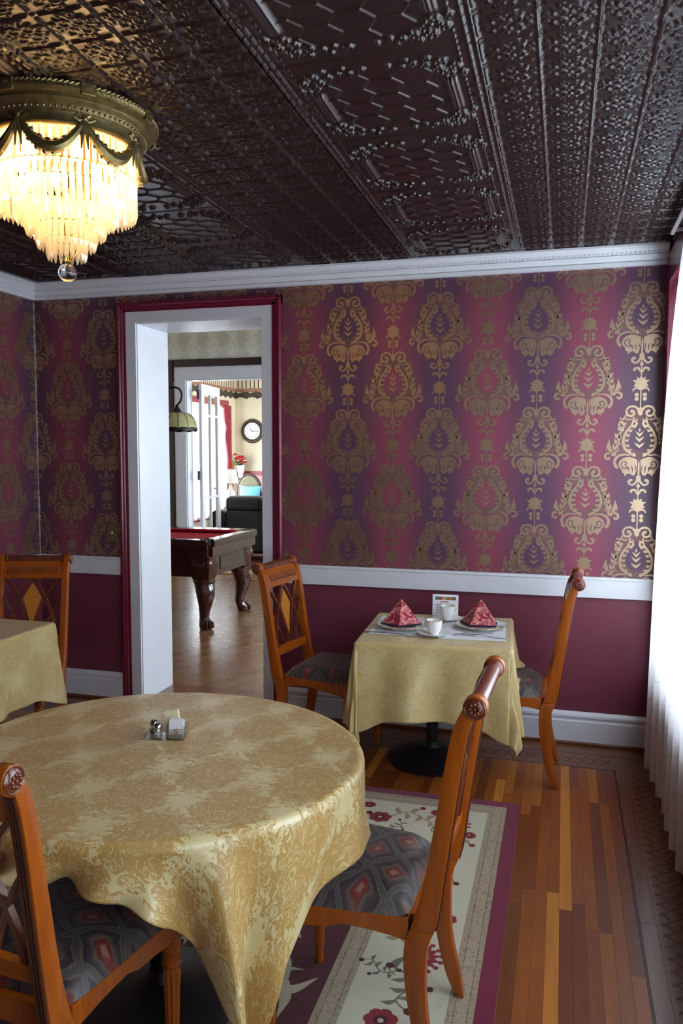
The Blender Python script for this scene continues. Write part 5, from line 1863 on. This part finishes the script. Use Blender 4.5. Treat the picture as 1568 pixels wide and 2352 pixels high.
for z, r in ((-0.004, 0.186), (0.010, 0.190), (0.026, 0.184)):
    rg_.append([(r * math.cos(a), r * math.sin(a), z + (0.008 * abs(math.sin(6 * a)) if z > 0.02 else 0.004 * math.sin(12 * a))) for a in np.linspace(0, 2 * PI, 73)[:-1]])
MB().rings(rg_, caps=False).build('rim_band', M['lead'], bl, smooth=True, label='dark scalloped rim')
MB().lathe([(0.055, 0.158), (0.040, 0.185), (0.016, 0.225), (0.012, 0.245)], 20).build('cap', M['lead'], bl, smooth=True)
MB().tube(smoothpath([(0, 0, 0.24), (0.035, 0, 0.275), (0.050, 0, 0.33), (0.030, 0, 0.385), (-0.03, 0, 0.408), (-0.10, 0, 0.395), (-0.17, 0, 0.355), (-0.24, 0, 0.340)], 6), 0.0095, 8).build('arm', M['lead'], bl, smooth=True)
MB().tube([(-0.20, 0, 0.342), (-1.30, 0, 0.342)], 0.011, 8).build('bar', M['lead'], bl, smooth=True)
for x in (-0.45, -1.05):
    MB().tube([(x, 0, 0.345), (x, 0, 1.538)], 0.006, 8).build('hanger', M['lead'], bl, smooth=True)
MB().tube([(-0.045, 0, 0.405), (-0.045, 0, 0.45)], [0.010, 0.012], 8).build('finial', M['lead'], bl)

# ------------------------------------------------------------------ parlour beyond the french door
M['leather'] = plain('black_leather', S(13, 13, 17), 0.36, var=0.2, bump=0.25, bscale=40)
so = thing('leather_sofa', 'black leather sofa seen from behind in the far parlour', 'sofa', (-3.80, 6.30, 0.004))
MB().box(-0.90, 0.90, -0.14, 0.06, 0.10, 0.74).build('back', M['leather'], so, bevel=0.045, seg=4)
for x in (-0.60, 0.0, 0.60):
    MB().box(x - 0.295, x + 0.295, -0.16, 0.16, 0.70, 0.925).build('back_cushion', M['leather'], so, bevel=0.07, seg=4)
    MB().box(x - 0.29, x + 0.29, 0.06, 0.46, 0.34, 0.50).build('seat_cushion', M['leather'], so, bevel=0.05, seg=3)
for x in (-1.0, 1.0):
    MB().box(x - 0.11, x + 0.11, -0.14, 0.48, 0.10, 0.60).tube([(x, -0.15, 0.60), (x, 0.48, 0.60)], 0.13, 16).build('armrest', M['leather'], so, bevel=0.02, seg=2)
MB().box(-0.90, 0.90, -0.10, 0.46, 0.10, 0.34).build('base', M['leather'], so, bevel=0.02)
for x in (-1.0, 1.0):
    for y in (-0.08, 0.40):
        MB().lathe([(0.025, 0), (0.035, 0.10)], 10, (x, y, 0)).build('foot', M['dark_trim'], so)

# armchair with an oval back and a blue cushion
M['sage_fabric'] = plain('grey_green_fabric', S(128, 122, 96), 0.7, var=0.3, vscale=30, bump=0.3, bscale=200)
ac = thing('armchair', 'armchair with oval grey-green upholstered back and dark wood frame', 'armchair', (-4.98, 7.80, 0.004), R(-40))
ac.rotation_euler = (0, 0, R(0))
ov = [(0.21 * math.cos(a), 0.90 + 0.285 * math.sin(a)) for a in np.linspace(0, 2 * PI, 33)[:-1]]
MB().tube([(u, 0.0, v) for u, v in ov] + [(ov[0][0], 0, ov[0][1])], 0.022, 10).build('back_frame', M['dark_trim'], ac, smooth=True)
MB().prism([(0.195 * math.cos(a), 0.90 + 0.27 * math.sin(a)) for a in np.linspace(0, 2 * PI, 33)[:-1]], lambda u, v, d: (u, d, v), -0.03, 0.02).build('back_pad', M['sage_fabric'], ac, bevel=0.015)
MB().box(-0.28, 0.28, -0.50, 0.02, 0.38, 0.52).build('seat', M['sage_fabric'], ac, bevel=0.03, seg=3)
for s in (-1, 1):
    MB().tube(smoothpath([(s * 0.20, 0.0, 0.80), (s * 0.27, -0.12, 0.70), (s * 0.30, -0.30, 0.66), (s * 0.29, -0.40, 0.55), (s * 0.27, -0.42, 0.42)], 5), 0.020, 8).build('armrest', M['dark_trim'], ac, smooth=True)
    for y in (-0.50, 0.0):
        MB().tube([(s * 0.24, y, 0.38), (s * 0.25, y - 0.02, 0.18), (s * 0.24, y, 0.0)], [0.028, 0.022, 0.014], 8).build('leg', M['dark_trim'], ac, smooth=True)
    MB().tube([(s * 0.12, 0, 0.66), (s * 0.2, 0, 0.46)], 0.02, 8).build('back_post', M['dark_trim'], ac, smooth=True)
M['blue_fabric'] = plain('sky_blue_satin', S(96, 168, 206), 0.45, var=0.25, vscale=9)
n = 14
a = np.linspace(-1, 1, n)
X, Y = np.meshgrid(a, a, indexing='ij')
T = 0.06 * (np.clip(1 - np.abs(X), 0, 1) * np.clip(1 - np.abs(Y), 0, 1)) ** 0.4
mb = MB()
for s in (-1, 1):
    P = np.stack([0.19 * X * (1 - 0.06 * (1 - Y ** 2)), s * T, 0.25 + 0.245 * Y * (1 - 0.06 * (1 - X ** 2))], -1)
    mb.grid(P if s < 0 else P[:, ::-1])
cuO = mb.build('throw_cushion', M['blue_fabric'], smooth=True, sharp=120)
cuO.location = (-4.925, 7.55, 0.735)
cuO.rotation_euler = (R(-12), 0, R(-4))
tag(cuO, 'sky blue satin cushion leaning in front of the oval-backed armchair', 'cushion')
cuO.location = (-4.925, 7.60, 0.530)

# side table with a white lamp, pedestal with a flower vase
sd = thing('side_table', 'dark wooden side table carrying the white lamp', 'table', (-4.97, 7.0, 0.004))
MB().lathe([(0.17, 0.59), (0.185, 0.60), (0.185, 0.615), (0.17, 0.62)], 32).build('top', M['dark_trim'], sd, smooth=True)
MB().lathe([(0.03, 0.05), (0.045, 0.25), (0.025, 0.40), (0.04, 0.59)], 16).build('stem', M['dark_trim'], sd, smooth=True)
for k in range(3):
    a_ = 2 * PI * k / 3
    MB().tube([(0, 0, 0.14), (0.14 * math.cos(a_), 0.14 * math.sin(a_), 0.10), (0.18 * math.cos(a_), 0.18 * math.sin(a_), 0.012)], [0.02, 0.018, 0.012], 8).build('foot', M['dark_trim'], sd, smooth=True)
lm = thing('table_lamp', 'white table lamp with pale cone shade on the side table', 'lamp', (-4.965, 7.0, 0.626))
M['shade'] = plain('white_lamp_shade', S(240, 238, 230), 0.7, var=0.02)
MB().lathe([(0.065, 0), (0.07, 0.015), (0.03, 0.04), (0.06, 0.11), (0.085, 0.20), (0.07, 0.30), (0.03, 0.37), (0.02, 0.45)], 28).build('base', M['china'], lm, smooth=True)
MB().lathe([(0.125, 0.455), (0.085, 0.665), (0.083, 0.665), (0.123, 0.455)], 36).build('shade', M['shade'], lm, smooth=True)
MB().tube([(0, 0, 0.45), (0, 0, 0.68)], 0.006, 8).build('rod', M['brass'], lm)
ps = thing('plant_stand', 'dark turned plant stand carrying the flower vase', 'plant stand', (-5.350, 8.31, 0.004))
MB().lathe([(0.17, 0), (0.17, 0.03), (0.05, 0.07), (0.035, 0.3), (0.055, 0.6), (0.035, 0.95), (0.05, 1.07), (0.12, 1.09), (0.12, 1.11), (0.0, 1.11)], 24).build('stand', M['dark_trim'], ps, smooth=True)
va = thing('flower_vase', 'white vase holding red and yellow flowers with green leaves', 'vase', (-5.350, 8.31, 1.115))
MB().lathe([(0.035, 0), (0.045, 0.01), (0.042, 0.05), (0.062, 0.13), (0.072, 0.22), (0.064, 0.22), (0.05, 0.13), (0.03, 0.05)], 28).build('vase_body', M['china'], va, smooth=True)
M['red_petal'] = plain('red_petal', S(176, 18, 34), 0.6, var=0.25, vscale=60)
M['yellow_petal'] = plain('yellow_petal', S(190, 168, 50), 0.6, var=0.2)
M['green_leaf'] = plain('green_leaf', S(64, 96, 46), 0.6, var=0.3, vscale=40)
M['white_petal'] = plain('cream_petal', S(226, 214, 200), 0.6)
rf = random.Random(5)


def bloom(c, r, mat):
    mb = MB()
    for L_, k_n, tilt in ((1.0, 7, 0.15), (0.75, 6, 0.6), (0.45, 5, 1.0)):
        for k in range(k_n):
            a = 2 * PI * k / k_n + L_
            d = Vector((math.cos(a) * math.cos(tilt), math.sin(a) * math.cos(tilt), math.sin(tilt)))
            mb.sphere(Vector(c) + d * r * 0.62 * L_, r * 0.42 * (0.6 + 0.4 * L_), 7, 5, sq=(1, 1, 0.7))
    return mb.build('bloom', mat, va, smooth=True)


for (x, y, z, r, m_) in ((0.02, -0.10, 0.33, 0.085, 'red_petal'), (0.06, -0.04, 0.27, 0.07, 'red_petal'), (-0.05, -0.06, 0.40, 0.055, 'red_petal'), (0.01, 0.02, 0.36, 0.06, 'red_petal'), (-0.115, -0.05, 0.27, 0.055, 'yellow_petal'), (-0.12, -0.03, 0.22, 0.045, 'yellow_petal'), (0.11, -0.06, 0.30, 0.03, 'white_petal'), (0.09, -0.09, 0.22, 0.025, 'white_petal'), (-0.01, -0.09, 0.41, 0.03, 'white_petal')):
    bloom((x, y, z), r, M[m_])
for k in range(22):
    a_ = 2 * PI * k / 22 + rf.random()
    r_ = 0.08 + 0.10 * rf.random()
    z_ = 0.22 + 0.16 * rf.random()
    base = Vector((0.03 * math.cos(a_), 0.03 * math.sin(a_), 0.20))
    tip = Vector((r_ * math.cos(a_), r_ * math.sin(a_), z_))
    md = (base + tip) / 2 + Vector((0, 0, 0.02))
    wd = Vector((-math.sin(a_), math.cos(a_), 0)) * 0.018
    MB().add([base, md + wd, tip, md - wd, md + Vector((0, 0, -0.004))], [(0, 1, 4), (1, 2, 4), (2, 3, 4), (3, 0, 4)]).build('leaf', M['green_leaf'], va, smooth=True)

# wall clock
wc = thing('wall_clock', 'round wall clock with dark frame and white face in the parlour', 'clock', (-5.20, YP, 1.925))


def yz(mb_prof, name, mat, n=48):
    mb = MB()
    mb.rings([[(r * math.cos(a), -h, r * math.sin(a)) for a in np.linspace(0, 2 * PI, n + 1)[:-1]] for r, h in mb_prof])
    return mb.build(name, mat, wc, smooth=True)


M['clock_frame'] = plain('dark_bronze_frame', S(62, 52, 40), 0.35, metal=0.4, var=0.2)
yz([(0.205, 0.001), (0.210, 0.015), (0.195, 0.035), (0.170, 0.038), (0.150, 0.022), (0.142, 0.018)], 'frame', M['clock_frame'])
yz([(0.145, 0.012), (0.145, 0.0195)], 'face', M['card'])
for k in range(12):
    a_ = 2 * PI * k / 12
    o = B(-0.004, 0.004, -0.0012, 0, 0.104, 0.128).build('hour_mark', M['clock_frame'], wc)
    o.location, o.rotation_euler = (0, -0.0196, 0), (0, a_, 0)
for L_, w_, a_ in ((0.095, 0.004, 90), (0.062, 0.005, -52)):
    o = B(-w_, w_, -0.0012, 0, -0.015, L_).build('hand', M['clock_frame'], wc)
    o.location, o.rotation_euler = (0, -0.0212 - 0.001 * (L_ > .08), 0), (0, R(a_), 0)

# rose drape at the parlour window
M['rose_cloth'] = plain('rose_drape', S(156, 52, 66), 0.7, var=0.2)
n, m = 40, 40
P = np.zeros((n, m, 3))
for i in range(n):
    for j in range(m):
        s, t = i / (n - 1), j / (m - 1)
        wdt = 0.26 * (0.35 + 0.65 * (1 - t) ** 0.5) + 0.03 * math.sin(t * 14)
        P[i, j] = (0.055 + 0.022 * math.sin(s * 26), -wdt * s, 0.0 - 1.05 * t - 0.05 * s * math.sin(t * 9))
dp = MB().grid(P).build('window_drape', M['rose_cloth'], smooth=True, sharp=180)
md_ = dp.modifiers.new('thickness', 'SOLIDIFY')
md_.thickness = 0.002
dp.location = (XPL + 0.02, 8.12, 2.34)
tag(dp, 'short rose jabot drape with ragged edge beside the parlour window', 'drape')
lc = thing('sheer_curtain', 'thin white lace panel hanging in the parlour window', 'curtain', (XPL + 0.04, 7.2, 0.5), 0)
P = np.zeros((60, 6, 3))
for i in range(60):
    for j in range(6):
        P[i, j] = (0.012 * math.sin(i * 0.9), -0.80 + 1.62 * i / 59, 1.80 * j / 5)
MB().grid(P).build('panel', M['sheer'], lc, smooth=True, sharp=180)
